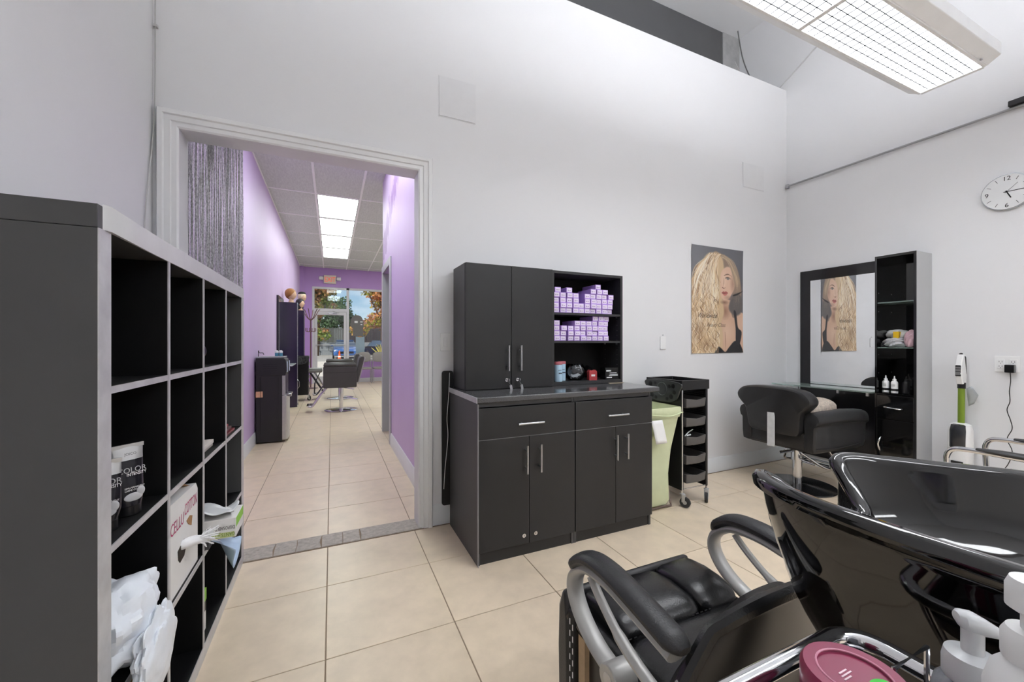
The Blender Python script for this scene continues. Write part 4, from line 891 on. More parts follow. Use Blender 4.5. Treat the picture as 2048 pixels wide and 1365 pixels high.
t = thing('power_outlet', 'white double wall outlet plate with black charger plugged in', 'outlet', (XR, 1.114, .99))
box(XR-.006, XR, 1.056, 1.172, .992, 1.104).build('cover_plate', PLASW, t, bevel=.002)
for yy in (1.143, 1.086):
    q = MB().box(XR-.0085, XR-.005, yy-.0175, yy+.0175, 1.014, 1.082).build('receptacle', PLASW, t, bevel=.002)
    m = MB()
    for zz in (1.064, 1.032): m.box(XR-.0092, XR-.0085, yy-.008, yy-.006, zz-.006, zz+.006).box(XR-.0092, XR-.0085, yy+.006, yy+.008, zz-.006, zz+.006).box(XR-.0092, XR-.0085, yy-.002, yy+.002, zz-.013, zz-.009)
    m.build('slot', INK, q)
t = thing('wall_charger', 'black wall charger with dangling cord in the right outlet', 'charger', (XR-.03, 1.095, 1.0))
box(XR-.045, XR-.0095, 1.073, 1.118, .99, 1.045).build('adapter', PLASB, t, bevel=.004)
MB().tube(smooth([(XR-.025,1.095,.99),(XR-.022,1.094,.93),(XR-.02,1.10,.86),(XR-.03,1.095,.79),(XR-.03,1.108,.73),(XR-.03,1.092,.66),(XR-.02,1.088,.60),(XR-.04,1.105,.53),(XR-.03,1.085,.45),(XR-.04,1.10,.36),(XR-.06,1.14,.26),(XR-.03,1.16,.16)], 5), .0025, 6).build('cord', PLASB, t)
cy_, cz_ = 1.110, 2.245; cx_ = XR-.03
t = thing('wall_clock', 'round silver wall clock with white face high on the right wall', 'clock', (XR, cy_, cz_))
MB().tube([(XR-.001, cy_, cz_), (cx_+.006, cy_, cz_)], .124, 64).build('clock_body', M('clock_silver', (188,192,196), .25, .6), t, bevel=.003)
MB().tube([(cx_+.006, cy_, cz_), (cx_+.003, cy_, cz_)], .118, 64).build('dial', M('clock_dial', (226,227,228), .5), t)
m = MB()
for k in range(12):
    if k % 3 == 0: continue
    a = PI/2-k*PI/6; dy, dz = -math.cos(a), math.sin(a)
    m.obox((cx_+.0022, cy_+dy*.095, cz_+dz*.095), (0,dy,dz), (1,0,0), (0,-dz,dy), .011, .0008, .0012)
m.build('hour_mark', INK, t)
for s, k in (('12', 0), ('3', 3), ('6', 6), ('9', 9)):
    a = PI/2-k*PI/6; dy, dz = -math.cos(a), math.sin(a)
    lettering(s, .04, (cx_+.0018, cy_+dy*.093, cz_+dz*.093-.014), (0,-1,0), (0,0,1), INK, t, 'numeral', align='CENTER')
def hand(ang, l, w, nm):
    dy, dz = -math.cos(ang), math.sin(ang)
    MB().obox((cx_+.0005, cy_+dy*l*.42, cz_+dz*l*.42), (0,dy,dz), (1,0,0), (0,-dz,dy), l*.58, .0006, w).build(nm, INK, t)
hand(PI/2-(5+15/60)*PI/6, .05, .003, 'hour_hand'); hand(PI/2-15.2*PI/30, .095, .002, 'minute_hand'); hand(PI/2-7.5*PI/30, .07, .0007, 'second_hand')
t = thing('wall_rail', 'thin grey metal rail running high along the right wall', 'rail', (XR-.02, 1.5, 2.81))
MB().cyl((XR-.02, 2.575, 2.805), (XR-.02, -.2, 2.815), .009, 12).build('tube', M('grey_conduit', (166,166,168), .4, .4), t)
MB().box(XR-.03, XR-.0005, 2.565, 2.59, 2.785, 2.825).build('end_bracket', STEEL, t, bevel=.002)
MB().box(XR-.05, XR-.0005, .98, 1.10, 2.822, 2.86).build('clamp', M('dark_clamp', (60,60,62), .4, .5), t, bevel=.004)

# ------------------------------------------------------------------ suspended fluorescent fixtures with wire guards
def fixture(label, x1, yc, zb, n=2, sec=1.22):
    t = thing('hanging_light', label, 'ceiling light', (x1-sec*n/2, yc, zb), group=None)
    WHM = M('white_enamel', (242,243,245), .35)
    x0 = x1-sec*n; hw = .13
    pr = [(yc-hw-.062, zb+.035), (yc-hw-.012, zb+.004), (yc-hw, zb+.012), (yc+hw, zb+.012), (yc+hw+.012, zb+.004), (yc+hw+.062, zb+.035), (yc+hw+.062, zb+.10), (yc+hw-.02, zb+.15), (yc-hw+.02, zb+.15), (yc-hw-.062, zb+.10)]
    MB().prism(pr, 'x', x0-.012, x1+.012).build('housing', WHM, t, bevel=.003)
    for k in range(n):
        a, b = x0+sec*k+.008, x0+sec*(k+1)-.008
        l = MB().box(a, b, yc-hw+.004, yc+hw-.004, zb+.005, zb+.0115).build('lens', LENS, t)
        MB().box(a+.03, b-.03, yc-hw+.03, yc+hw-.03, zb+.151, zb+.158).build('fill_uplight_panel', FILLU, t)  # up-facing fill panel, added to brighten ceiling and upper walls
        g = MB()
        for i in range(1, 7): g.box(a, b, yc-hw+2*hw*i/7-.0015, yc-hw+2*hw*i/7+.0015, zb+.0005, zb+.0045)
        for i in range(1, 23): g.box(a+(b-a)*i/23-.0015, a+(b-a)*i/23+.0015, yc-hw+.004, yc+hw-.004, zb+.0005, zb+.0045)
        g.build('wire_guard', M('guard_wire', (46,46,48), .7, spec=.1), t)
    for k in range(n+1):
        x = x0+sec*k; MB().box(x-.013, x+.013, yc-hw, yc+hw, zb-.004, zb+.012).build('cross_bar', WHM, t, bevel=.002)
    for s in (-1, 1):
        MB().box(x0, x1, yc+s*(hw+.004)-.007, yc+s*(hw+.004)+.007, zb-.003, zb+.008).build('edge_rail', WHM, t, bevel=.002)
    for x in (x0+.25, x1-.25): MB().cyl((x, yc, zb+.15), (x, yc, ZC), .003, 6).build('suspension_rod', STEEL, t)
    for x in (x0+.1, (x0+x1)/2, x1-.1): MB().cyl((x, yc-hw-.02, zb+.004), (x, yc-hw-.02, zb-.004), .006, 8).build('thumb_screw', STEEL, t)
fixture('white suspended fluorescent light with wire guard near the right wall', 3.31, 1.075, 2.735)
fixture('white suspended fill light added behind the viewpoint, nearer one', 3.31, -.75, 2.735)  # this and the next fixture are unseen, added to brighten the room
fixture('white suspended fill light added behind the viewpoint, farther one', 3.31, -2.55, 2.735)
o = MB().tube(smooth([(4.20,2.72,3.815),(4.15,2.85,4.0),(4.12,2.95,4.3),(4.1,3.0,4.65)], 6), .006, 6).build('hanging_cable', M('grey_cable', (110,110,110), .5)); tag(o, 'thin grey cable rising behind the top of the partial wall', 'cable')
o = MB().cyl((4.285,2.75,3.82),(4.285,1.9,4.3),.006,6).cyl((4.0,2.78,3.815),(4.05,3.0,4.3),.003,5).build('roof_wire', M('pale_wire', (205,205,205), .5)); tag(o, 'pale straight wire above the wall near the corner', 'wire')

# ------------------------------------------------------------------ shampoo chair in the foreground (faces +y)
t = thing('shampoo_chair', 'black leather shampoo chair with silver loop armrests in front of the wash basin', 'chair', (.87, .72, 0))
AX = (.60, 1.135)
def cushion(c, r, e=.45, fn=None): return MB().ball(c, *r, e, .6, nu=40, nv=18, fn=fn)
def seatfn(c):
    return lambda p, x, y, z: (p[0], p[1], p[2]+(.018*math.sin(PI*min(1, max(0, (p[1]-.79)/.22))) if z > 0 else 0)-(.03*max(0, (p[1]-.97)/.05)))
cushion((.806,.905,.435), (.142,.118,.04), .32, seatfn(0)).build('front_panel', LEATHS, t)
cushion((1.018,.905,.435), (.078,.118,.045), .38, seatfn(0)).build('front_panel', LEATHS, t)
cushion((.88,.685,.425), (.222,.118,.035), .32).build('seat_panel', LEATHS, t)
m = MB()
for i in range(24): m.cyl((.68+.40*i/24, .792, .452), (.68+.40*i/24+.009, .792, .452), .0014, 5)
m.build('stitching', M('black_thread', (30,30,32), .8), t)
MB().box(.655,1.085,.57,1.0,.34,.41).build('seat_base', LEATH, t, bevel=.02)
# raised side rolls of the seat
for s, xx in ((-1,.648), (1,1.092)):
    MB().tube(smooth([(xx,.60,.40),(xx,.75,.405),(xx,.88,.41),(xx,.98,.41),(xx,1.01,.39)], 5), [.02]*4+[.032]*13+[.032]*3+[.02], 12).build('side_roll', LEATHS, t)
# backrest, shell seen from behind
def back(u, v):
    w = .24*(1-.36*max(0, v-.45)**1.6/.55**1.6); a = (u-.5)*2
    return (.83+a*w, .575-.045*v-.035*(1-abs(a)**2.4)+.02*v*v, .40+.285*v*(1-.18*abs(a)**2.5))
MB().grid(back, 20, 12).build('backrest_shell', M('backrest_vinyl', (38,36,35), .3, var=.12, vs=5), t, solid=.035)
ed = [back(0, v/8) for v in range(9)]+[back(u/16, 1) for u in range(1, 16)]+[back(1, v/8) for v in range(8, -1, -1)]
MB().tube(smooth(ed, 2), .016, 8).build('backrest_piping', LEATHS, t)
# leg rest hanging at the front
MB().prism([(.97,.10),(1.0,.09),(1.03,.12),(1.035,.30),(1.03,.42),(1.01,.475),(.985,.48),(.975,.40)], 'x', .615, 1.105).build('leg_rest_pad', LEATH, t, bevel=.015)
MB().box(.613, 1.107, .935, .972, .10, .44).build('leg_rest_backing', M('black_backing', (18,18,18), .7), t, bevel=.004)
MB().box(.625, 1.095, .905, .935, .10, .43).build('leg_rest_board', M('plywood', (190,164,132), .7, var=.08, stretch=(1,1,8)), t)
m = MB()
for i in range(9):
    z = .13+.033*i; m.box(.6118, .613, .944, .947, z, z+.016).box(.6118, .613, .958, .961, z+.01, z+.026)
m.build('white_stitch', PAPER, t)
for s, ax in ((-1, AX[0]), (1, AX[1])):
    loop = smooth([(ax,.565,.602),(ax,.66,.618),(ax,.76,.632),(ax,.85,.622),(ax,.905,.58),(ax,.912,.53),(ax,.875,.48),(ax,.81,.445),(ax,.73,.43)], 6)
    a = MB().tube(loop, .025, 12, flat=.6).build('arm_loop', SILV, t, label='silver plastic loop of the armrest')
    MB().tube(smooth([(ax,.84,.605),(ax,.80,.57),(ax,.73,.525),(ax,.66,.50),(ax,.60,.49),(ax,.56,.50)], 5), [.012]*10+[.015]*16, 10, flat=.7).build('inner_strut', SILV, a)
    MB().tube(smooth([(ax,.73,.43),(ax,.66,.425),(ax,.60,.44),(ax,.555,.50),(ax,.55,.56)], 5), .017, 10, flat=.7).build('lower_strut', SILV, a)
    MB().cyl((ax-.03, .735, .432), (ax+.03, .735, .432), .033, 24).build('pivot', SILV, a, bevel=.003)
    MB().tube([(ax-.031*1, .735, .432), (ax+.031, .735, .432)], .016, 16).build('pivot_cap', STEEL, a)
    padp = smooth([(ax,.545,.622),(ax,.58,.628),(ax,.66,.643),(ax,.76,.656),(ax,.84,.650),(ax,.89,.62),(ax,.912,.592)], 6); n_ = len(padp)
    MB().tube(padp, [.033*(.45+.55*min(1, min(i, n_-1-i)/5)) for i in range(n_)], 14, flat=.55).build('arm_pad', LEATH, a, label='black padded top of the armrest')
for xx in (.66, 1.08): MB().box(xx-.02, xx+.02, .50, .94, 0, .36).build('side_leg', PLASB, t, bevel=.004)
MB().box(.68, 1.06, .55, .90, .30, .36).build('under_frame', PLASB, t)

# ------------------------------------------------------------------ wash basin behind the chair back
BO = Vector((.883, .495, 0)); bphi = math.radians(15)
ba = Vector((math.sin(bphi), -math.cos(bphi), 0)); bpv = Vector((math.cos(bphi), math.sin(bphi), 0))
def bw_(s, tt, z):
    f_ = bphi*max(0., min(1., tt/.3)); return tuple(BO+Vector((math.cos(f_), math.sin(f_), 0))*s+ba*tt+Vector((0, 0, z)))
t = thing('wash_basin', 'glossy black shampoo wash basin with a neck notch in the foreground', 'basin', (BO.x+ba.x*.27, BO.y+ba.y*.27, 0))
half = [((0,.080,.868),(0,.008,.745),(0,.11,.585)), ((.05,.072,.872),(.045,.008,.75),(.045,.11,.585)), ((.083,.042,.902),(.085,.012,.76),(.075,.115,.585)), ((.104,.010,.938),(.106,.018,.78),(.09,.12,.585)),
        ((.124,-.006,.952),(.124,.028,.79),(.10,.13,.585)), ((.152,.008,.956),(.145,.048,.79),(.115,.15,.585)), ((.182,.042,.953),(.168,.078,.785),(.125,.18,.585)), ((.212,.098,.951),(.188,.125,.78),(.13,.22,.585)),
        ((.236,.165,.950),(.20,.185,.77),(.13,.26,.585)), ((.262,.25,.950),(.222,.26,.77),(.13,.30,.585)), ((.272,.33,.950),(.232,.33,.77),(.125,.34,.585)), ((.262,.42,.950),(.222,.41,.77),(.115,.39,.585)),
        ((.215,.50,.950),(.18,.475,.77),(.09,.43,.585)), ((.12,.55,.950),(.10,.515,.77),(.05,.455,.585)), ((0,.565,.950),(0,.525,.77),(0,.46,.585))]
def mir(l): return l+[tuple((-p[0], p[1], p[2]) for p in q) for q in reversed(l[1:-1])]
colz = mir(half)
R0 = smooth([c[0] for c in colz], 4, True); M0 = smooth([c[1] for c in colz], 4, True); B0 = smooth([c[2] for c in colz], 4, True)
def q3(a, b, c, k):   # quadratic through a, b (k=.5), c
    a, b, c = Vector(a), Vector(b), Vector(c); return a*(2*(k-.5)*(k-1))+b*(4*k*(1-k))+c*(2*k*(k-.5))
rings = []
dr = (0, .30, .735)      # drain
for k in (1., .92, .8, .7, .6, .5, .4, .3, .2, .12, .07): rings.append([bw_(*q3(a, b, c, k)) for a, b, c in zip(R0, M0, B0)])
cen = Vector((0, .27, 0))
def rim(off, dz):
    o = []
    n = len(R0)
    for i, a in enumerate(R0):
        a = Vector(a); tg = Vector(R0[(i+1) % n])-Vector(R0[i-1]); nn = Vector((tg.y, -tg.x, 0)).normalized()
        if nn.dot(a-cen) < 0 and a.y > .0: nn = -nn
        if nn.dot(Vector((a.x, a.y, 0))-Vector((0,.30,0))) < 0: nn = -nn
        o.append(bw_(*(a+nn*off+Vector((0,0,dz)))))
    return o
rings += [rim(.012, -.022), rim(.014, -.008), rim(.008, .002), rim(-.004, .003), rim(-.013, -.006), rim(-.018, -.02)]
for k, w in ((.25,.985),(.4,.93),(.55,.84),(.7,.68),(.82,.48),(.92,.28),(1.,.07)):
    ring = []
    for a in R0:
        a = Vector(a); q = Vector(dr)+(Vector((a.x, a.y+.012, 0))-Vector((dr[0], dr[1], 0)))*w*.93; zt = a.z-.02; q.z = dr[2]+(zt-dr[2])*(1-k)**1.15; ring.append(bw_(*q))
    rings.append(ring)
MB().loft(rings).build('basin_shell', M('basin_black', (9,9,10), .05, var=.1, coat=.8), t, ang=80)
MB().lathe([(0,0),(.03,0),(.03,.006),(.024,.008),(0,.004)], bw_(0,.30,.737)).build('drain', CHROME, t)
MB().cyl(bw_(-.06,.42,.95), bw_(-.06,.42,1.0), .015).tube(smooth([bw_(-.06,.42,1.0), bw_(-.06,.40,1.04), bw_(-.04,.33,1.03)], 5), .011, 10).build('faucet', CHROME, t)
MB().box(BO.x+.07-.09, BO.x+.07+.09, .495-.27-.10, .495-.27+.12, .0, .6).build('pedestal', PLASB, t, bevel=.02)

# ------------------------------------------------------------------ chrome armchair at the right
t = thing('tubular_armchair', 'chrome tube armchair with black arm pads by the right wall', 'chair', (3.17, .70, 0))
for ax in (2.93, 3.41):
    MB().tube(smooth([(ax,.30,.645),(ax,.5,.648),(ax,.80,.655),(ax,.90,.655),(ax,.945,.645),(ax,.965,.61),(ax,.965,.55),(ax,.955,.3),(ax,.945,.02)], 6), .0125, 12).tube([(ax,.955,.3),(ax,.945,.0)], .0125, 12).tube(smooth([(ax,.945,.014),(ax,.6,.014),(ax,.25,.014)], 3), .0125, 12).build('tube_frame', CHROME, t)
    n_ = 13
    MB().tube([(ax,.36+.5*i/(n_-1),.664+.002*i/12) for i in range(n_)], [.026*(.5+.5*min(1, min(i, n_-1-i)/2)) for i in range(n_)], 12, flat=.55).build('arm_pad', LEATH, t)
MB().tube([(2.93,.28,.014),(3.41,.28,.014)], .0125, 10).tube([(2.93,.30,.40),(2.93,.30,.645),(2.95,.25,.9),(3.39,.25,.9),(3.41,.30,.645),(3.41,.30,.40)], .0125, 10).tube([(2.93,.32,.40),(2.93,.95,.40)], .0125, 10).tube([(3.41,.32,.40),(3.41,.95,.40)], .0125, 10).build('cross_frame', CHROME, t)
cushion((3.17,.62,.43), (.225,.27,.045)).build('seat', LEATH, t)
MB().ball((3.17,.275,.72), .21, .04, .19, .5).build('backrest', LEATH, t)

# ------------------------------------------------------------------ product trolley next to the viewpoint
t = thing('product_trolley', 'black tray trolley with chrome tube rail holding bottles in the near corner', 'trolley', (.46, .09, 0))
def rr(x0, x1, y0, y1, r, z, n=7):
    pts = []
    for cx, cy, a in ((x1-r, y1-r, 0), (x0+r, y1-r, PI/2), (x0+r, y0+r, PI), (x1-r, y0+r, 1.5*PI)):
        pts += [(cx+r*math.cos(a+PI/2*i/n), cy+r*math.sin(a+PI/2*i/n), z) for i in range(n+1)]
    return pts
TX0, TX1, TY0, TY1 = .26, .655, -.14, .315
MB().tube(rr(TX0, TX1, TY0, TY1, .045, .80), .0115, 12, closed=True).build('chrome_rail', CHROME, t)
MB().tube(rr(TX0+.012, TX1-.012, TY0+.012, TY1-.012, .04, .765), .005, 8, closed=True).build('lower_rail', CHROME, t)
MB().loft([rr(TX0+.02,TX1-.02,TY0+.02,TY1-.02,.04,.70), rr(TX0+.01,TX1-.01,TY0+.01,TY1-.01,.045,.71), rr(TX0+.006,TX1-.006,TY0+.006,TY1-.006,.045,.755), rr(TX0+.012,TX1-.012,TY0+.012,TY1-.012,.04,.755), rr(TX0+.02,TX1-.02,TY0+.02,TY1-.02,.04,.712)]).build('tray', PLASB, t)
MB().tube([(.561,.226,.72),(.561,.226,.843),(.635,.226,.843),(.635,.226,.72)], .0028, 8).tube([(.561,.12,.72),(.561,.12,.843),(.635,.12,.843),(.635,.12,.72)], .0028, 8).tube([(.561,.226,.80),(.561,.12,.80)], .0022, 6).tube([(.635,.226,.80),(.635,.12,.80)], .0022, 6).build('wire_divider', CHROME, t)
m = MB()
for x, y in ((TX0+.02,TY0+.02),(TX1-.02,TY0+.02),(TX0+.02,TY1-.02),(TX1-.02,TY1-.02)): m.cyl((x,y,.03),(x,y,.79),.009,10)
m.build('upright', CHROME, t)
MB().box(TX0+.01,TX1-.01,TY0+.01,TY1-.01,.15,.17).build('lower_tray', PLASB, t, bevel=.004)
m = MB()
for x, y in ((TX0+.02,TY0+.02),(TX1-.02,TY0+.02),(TX0+.02,TY1-.02),(TX1-.02,TY1-.02)): m.cyl((x-.01,y,.022),(x+.01,y,.022),.0215,14)
m.build('caster', RUB, t)
t = thing('magenta_jar', 'magenta product jar with green sticker on the near trolley', 'jar', (.497, .232, .712))
MG = M('magenta_lid', (138,46,78), .35, var=.06)
MB().lathe([(.040,.0005),(.043,.004),(.043,.105),(.040,.11)], (.497,.232,.712)).build('jar_body', M('plum_body', (110,40,66), .2, trans=.2), t)
MB().lathe([(.0445,.108),(.047,.112),(.047,.138),(.044,.143),(.033,.143),(.0315,.1405),(.0,.1405)], (.497,.232,.712), n=40).build('lid', MG, t)
MB().tube([(.497+.0325*math.cos(a),.232+.0325*math.sin(a),.855) for a in [2*PI*i/36 for i in range(36)]], .0011, 6, closed=True).build('lid_ring', M('pink_ring', (206,140,160), .4), t)
MB().lathe([(0,0),(.0125,0),(.012,.0012),(0,.0014)], (.503,.212,.8527), sx=1.15, sy=.75).build('green_sticker', M('neon_green', (70,196,70), .6), t)
MB().box(.484,.497,.239,.2405,.8525,.8532).box(.482,.499,.2355,.237,.8525,.8532).box(.480,.492,.232,.2335,.8525,.8532).build('printed_mark', M('pale_pink_print', (226,196,206), .5), t)
t = thing('pump_bottle', 'grey soap bottle with a translucent white pump on the near trolley', 'bottle', (.597, .178, .712))
px_, py_ = .597, .178
MB().lathe([(.028,.0005),(.031,.004),(.031,.118),(.028,.134),(.019,.145)], (px_,py_,.712)).build('bottle_body', M('grey_liquid', (150,154,160), .2, var=.2, vs=60, trans=.15), t)
PW = M('translucent_white', (236,238,240), .3, trans=.35)
MB().lathe([(.0215,.142),(.0225,.144),(.0225,.158),(.0205,.168),(.012,.171),(.0085,.172),(.0085,.195)], (px_,py_,.712)).build('collar', PW, t)
dv = Vector((.80, -.60, 0))
MB().loft([[(Vector((px_,py_,.712))+dv*d+Vector((-dv.y,dv.x,0))*(w*math.cos(q))+Vector((0,0,z+h*math.sin(q)))) for q in [2*PI*i/16 for i in range(16)]] for d, w, h, z in ((-.014,.005,.005,.206),(-.010,.0095,.009,.204),(0,.0105,.011,.201),(.010,.0095,.0085,.198),(.021,.007,.0055,.194),(.029,.005,.0035,.191),(.0315,.0025,.002,.19))]).build('pump_head', PW, t)
t = thing('pump_bottle', 'white lotion pump bottle at the right edge of the near trolley', 'bottle', (.528, .122, .712))
px_, py_ = .528, .122
MB().lathe([(.026,.0005),(.029,.004),(.029,.195),(.025,.212),(.017,.222),(.016,.224)], (px_,py_,.712)).build('bottle_body', PLASW, t)
MB().lathe([(.0185,.223),(.019,.225),(.019,.243),(.016,.249),(.008,.25),(.008,.265)], (px_,py_,.712)).build('collar', PLASW, t)
MB().lathe([(.012,.264),(.0165,.267),(.0165,.284),(.014,.291),(0,.293)], (px_,py_,.712)).cyl((px_,py_,.712+.28),(px_+.03,py_-.03,.712+.276),.006).build('pump_head', PLASW, t)

# ------------------------------------------------------------------ salon beyond the doorway
t = thing('water_cooler', 'black and steel water cooler against the purple hall wall', 'water cooler', (-.66, 5.66, 0))
CX0, CX1, CY0, CY1 = XL+.018, -.50, 5.49, 5.83
CK = M('cooler_black', (42,42,43), .4, var=.06)
box(CX0, CX1-.04, CY0, CY1, .015, .98).build('cabinet', CK, t, bevel=.008)
MB().prism([(CX0,.80),(CX1-.01,.80),(CX1+.005,.86),(CX1-.005,.99),(CX1-.03,1.012),(CX0,1.012)], 'y', CY0-.004, CY1+.004).build('top_housing', CK, t, bevel=.006)
MB().box(CX0-.0, CX1-.02, CY0+.01, CY1-.01, 1.012, 1.028).build('top_lid', M('cooler_lid', (150,152,156), .35), t, bevel=.004)
q = MB().prism([(CX1-.055,CY0+.002),(CX1-.005,CY0+.004),(CX1+.012,CY0+.03),(CX1+.02,(CY0+CY1)/2),(CX1+.012,CY1-.03),(CX1-.005,CY1-.004),(CX1-.055,CY1-.002)], 'z', .03, .56).build('steel_door', STEEL, t, bevel=.004)
MB().prism([(CX1-.055,CY0+.002),(CX1-.01,CY0+.004),(CX1-.01,CY0+.03),(CX1-.04,CY0+.05),(CX1-.04,CY1-.05),(CX1-.01,CY1-.03),(CX1-.01,CY1-.004),(CX1-.055,CY1-.002)], 'z', .565, .80).build('dispenser_bay', STEEL, t)
MB().box(CX1-.04, CX1+.045, CY0+.04, CY1-.04, .555, .575).box(CX1+.02, CX1+.05, CY0+.05, CY0+.12, .54, .58).build('drip_tray', CHROME, t, bevel=.003)
MB().box(CX1+.004, CX1+.012, CY0+.01, CY0+.06, .84, .97).box(CX1+.004, CX1+.012, CY1-.08, CY1-.02, .84, .97).build('control_button', M('cooler_button', (196,206,226), .3), t, bevel=.003)
MB().box(CX0+.0, CX0+.07, CY0-.0012, CY0, .55, .62).build('warning_sticker', M('orange_sticker', (226,176,140), .6, var=.15, vs=40), t)
m = MB()
for zz in (.86, .885, .91, .935): m.box(CX0+.07, CX1-.09, CY0-.006, CY0-.003, zz, zz+.006)
m.box(CX0+.045, CX0+.049, CY0-.003, CY0, .10, .78).box(CX1-.085, CX1-.081, CY0-.003, CY0, .10, .78)
m.build('side_vent', M('cooler_vent', (30,30,31), .5), t)
o = MB().tube(smooth([(XL+.035,5.56,1.029),(XL+.035,5.56,1.10),(XL+.045,5.56,1.075),(XL+.08,5.56,1.072),(XL+.09,5.56,1.05)], 5), .004, 6).build('black_hook', PLASB); tag(o, 'small black wire hook standing on top of the water cooler', 'hook')
for k, (x, y) in enumerate(((-.625, 5.72), (-.585, 5.76), (-.575, 5.68))):
    t = thing('spray_jar', 'teal jar with white lid on the water cooler, '+('leftmost', 'middle', 'rightmost')[k]+' of three', 'jar', (x, y, 1.028), group='teal jars on the water cooler')
    MB().lathe([(.018,.0003),(.02,.002),(.02,.04)], (x,y,1.028), n=16).build('jar_body', M('teal_jar', (86,150,176), .3), t)
    MB().lathe([(.021,.04),(.021,.06),(.012,.07),(.01,.072)], (x,y,1.028), n=16).build('lid', PLASW, t)
# dark salon stations along the left wall
NAVY = M('navy_gloss', (44,36,62), .15, var=.06, coat=.3)
def hall_station(y0, label, item):
    t = thing('salon_station', label, 'station', (-.70, y0-.3, 0), group='dark stations along the purple wall')
    MB().box(XL+.001, XL+.03, y0-.78, y0, .70, 1.98).build('mirror_board', M('dark_board', (40,38,46), .2), t); MB().box(XL+.0301, XL+.033, y0-.72, y0, .80, 1.90).build('mirror', MIRR, t)
    MB().box(XL+.03, -.60, y0-.78, y0-.002, .80, .815).build('counter', M('counter_glass', (205,214,214), .15), t)
    MB().box(XL+.001, -.585, y0, y0+.016, 0, 1.935).build('tower_side', NAVY, t); MB().box(XL+.001, -.585, y0+.27, y0+.286, 0, 1.935).build('tower_side', NAVY, t)
    MB().box(XL+.001, -.585, y0+.016, y0+.27, 1.918, 1.935).build('tower_top', NAVY, t); MB().box(XL+.001, XL+.01, y0+.016, y0+.27, 0, 1.918).build('tower_back', NAVY, t)
    for z in (1.55, 1.18, .80): MB().box(XL+.01, -.59, y0+.016, y0+.27, z, z+.012).build('tower_shelf', GGLASS, t)
    MB().box(-.583, -.578, y0-.001, y0+.012, 0, 1.935).build('tower_edge_trim', EDGE, t)
    d = MB().box(-.60, -.583, y0+.018, y0+.268, .06, .78).build('tower_door', GLOSSB, t)
    MB().tube(smooth([(-.583,y0+.05,.50),(-.56,y0+.05,.47),(-.555,y0+.05,.42),(-.56,y0+.05,.37),(-.583,y0+.05,.34)], 4), .006, 6).build('handle', CHROME, d)
    for z in (.95, 1.3, 1.65): MB().cyl((-.577,y0+.006,z),(-.572,y0+.006,z),.006,8).build('trim_screw', CHROME, t)
hall_station(8.36, 'tall dark navy station tower with mirror behind the water cooler', 1)
hall_station(10.35, 'farther dark station tower with open shelves before the shop front', 2)
tag(box(-.66, -.60, 10.38, 10.50, 1.193, 1.37).build('green_box', M('mint_box', (150,190,160), .5), bevel=.002), 'mint green box on the shelf of the farther dark station', 'box')
dup(ct, (-.61, 9.32, 0), PI/2, 'black drawer trolley with tool holes beside the dark station in the hall')
def head(name, label, c, hair, skin, rz, cap=None, s=1.):
    t = thing(name, label, 'mannequin head', c, rz, group='mannequin heads on the stations'); m4 = WM[t] @ Matrix.Scale(s, 4)
    MB().lathe([(.05,.0005),(.055,.004),(.04,.03),(.034,.06),(.036,.09)]).xf(m4).build('neck', skin, t)
    def ff(p, x, y, z):
        nose = .022*math.exp(-((y)/.16)**2-((z+.12)/.16)**2) if x > .6 else 0
        return (p[0]+nose-.01*max(0, -z)*(x < 0), p[1]*(1-.22*max(0, -z)), p[2])
    MB().ball((.012,0,.155), .078, .064, .098, 1., fn=ff).xf(m4).build('face', skin, t)
    hr_ = random.Random(5)
    MB().ball((-.018,0,.185), .095, .084, .088, .95, nu=30, nv=18, fn=lambda p, x, y, z: (p[0]*(1+.02*math.sin(20*z+9*y)), p[1]*(1+.03*math.sin(17*z+8*x)), p[2]-.03*(x < -.2)*max(0, -z))).xf(m4).build('wig', hair, t)
    if cap is not None: MB().ball((-.02,0,.245), .085, .078, .05).xf(m4).build('cap', cap, t)
    return t, m4
SK = M('mannequin_skin', (222,186,154), .5)
head('mannequin_head', 'mannequin head with short tan wig on the nearer dark station', (-.69, 8.50, 1.935), M('tan_wig', (166,116,66), .6, var=.3, vs=60), SK, -.5)
t_, m4 = head('mannequin_head', 'mannequin head with long dark hair on the farther dark station', (-.66, 10.42, 1.935), M('dark_wig', (40,36,40), .5, var=.3, vs=60), SK, -.8)
MB().ball((-.03,0,.105), .07, .08, .10, .8).xf(m4).build('long_hair', MC['dark_wig'], t_)
t_, m4 = head('mannequin_head', 'mannequin head with blonde hair and black cap on a raised stand', (-.63, 10.60, 2.10), M('blonde_wig', (222,206,178), .5, var=.25, vs=60), SK, -.8, M('black_cap', (28,26,28), .7))
MB().cyl((0,0,-.165),(0,0,.01),.02,12).lathe([(0,-.164),(.07,-.164),(.07,-.155),(.02,-.15)]).xf(m4).build('stand', PLASB, t_)
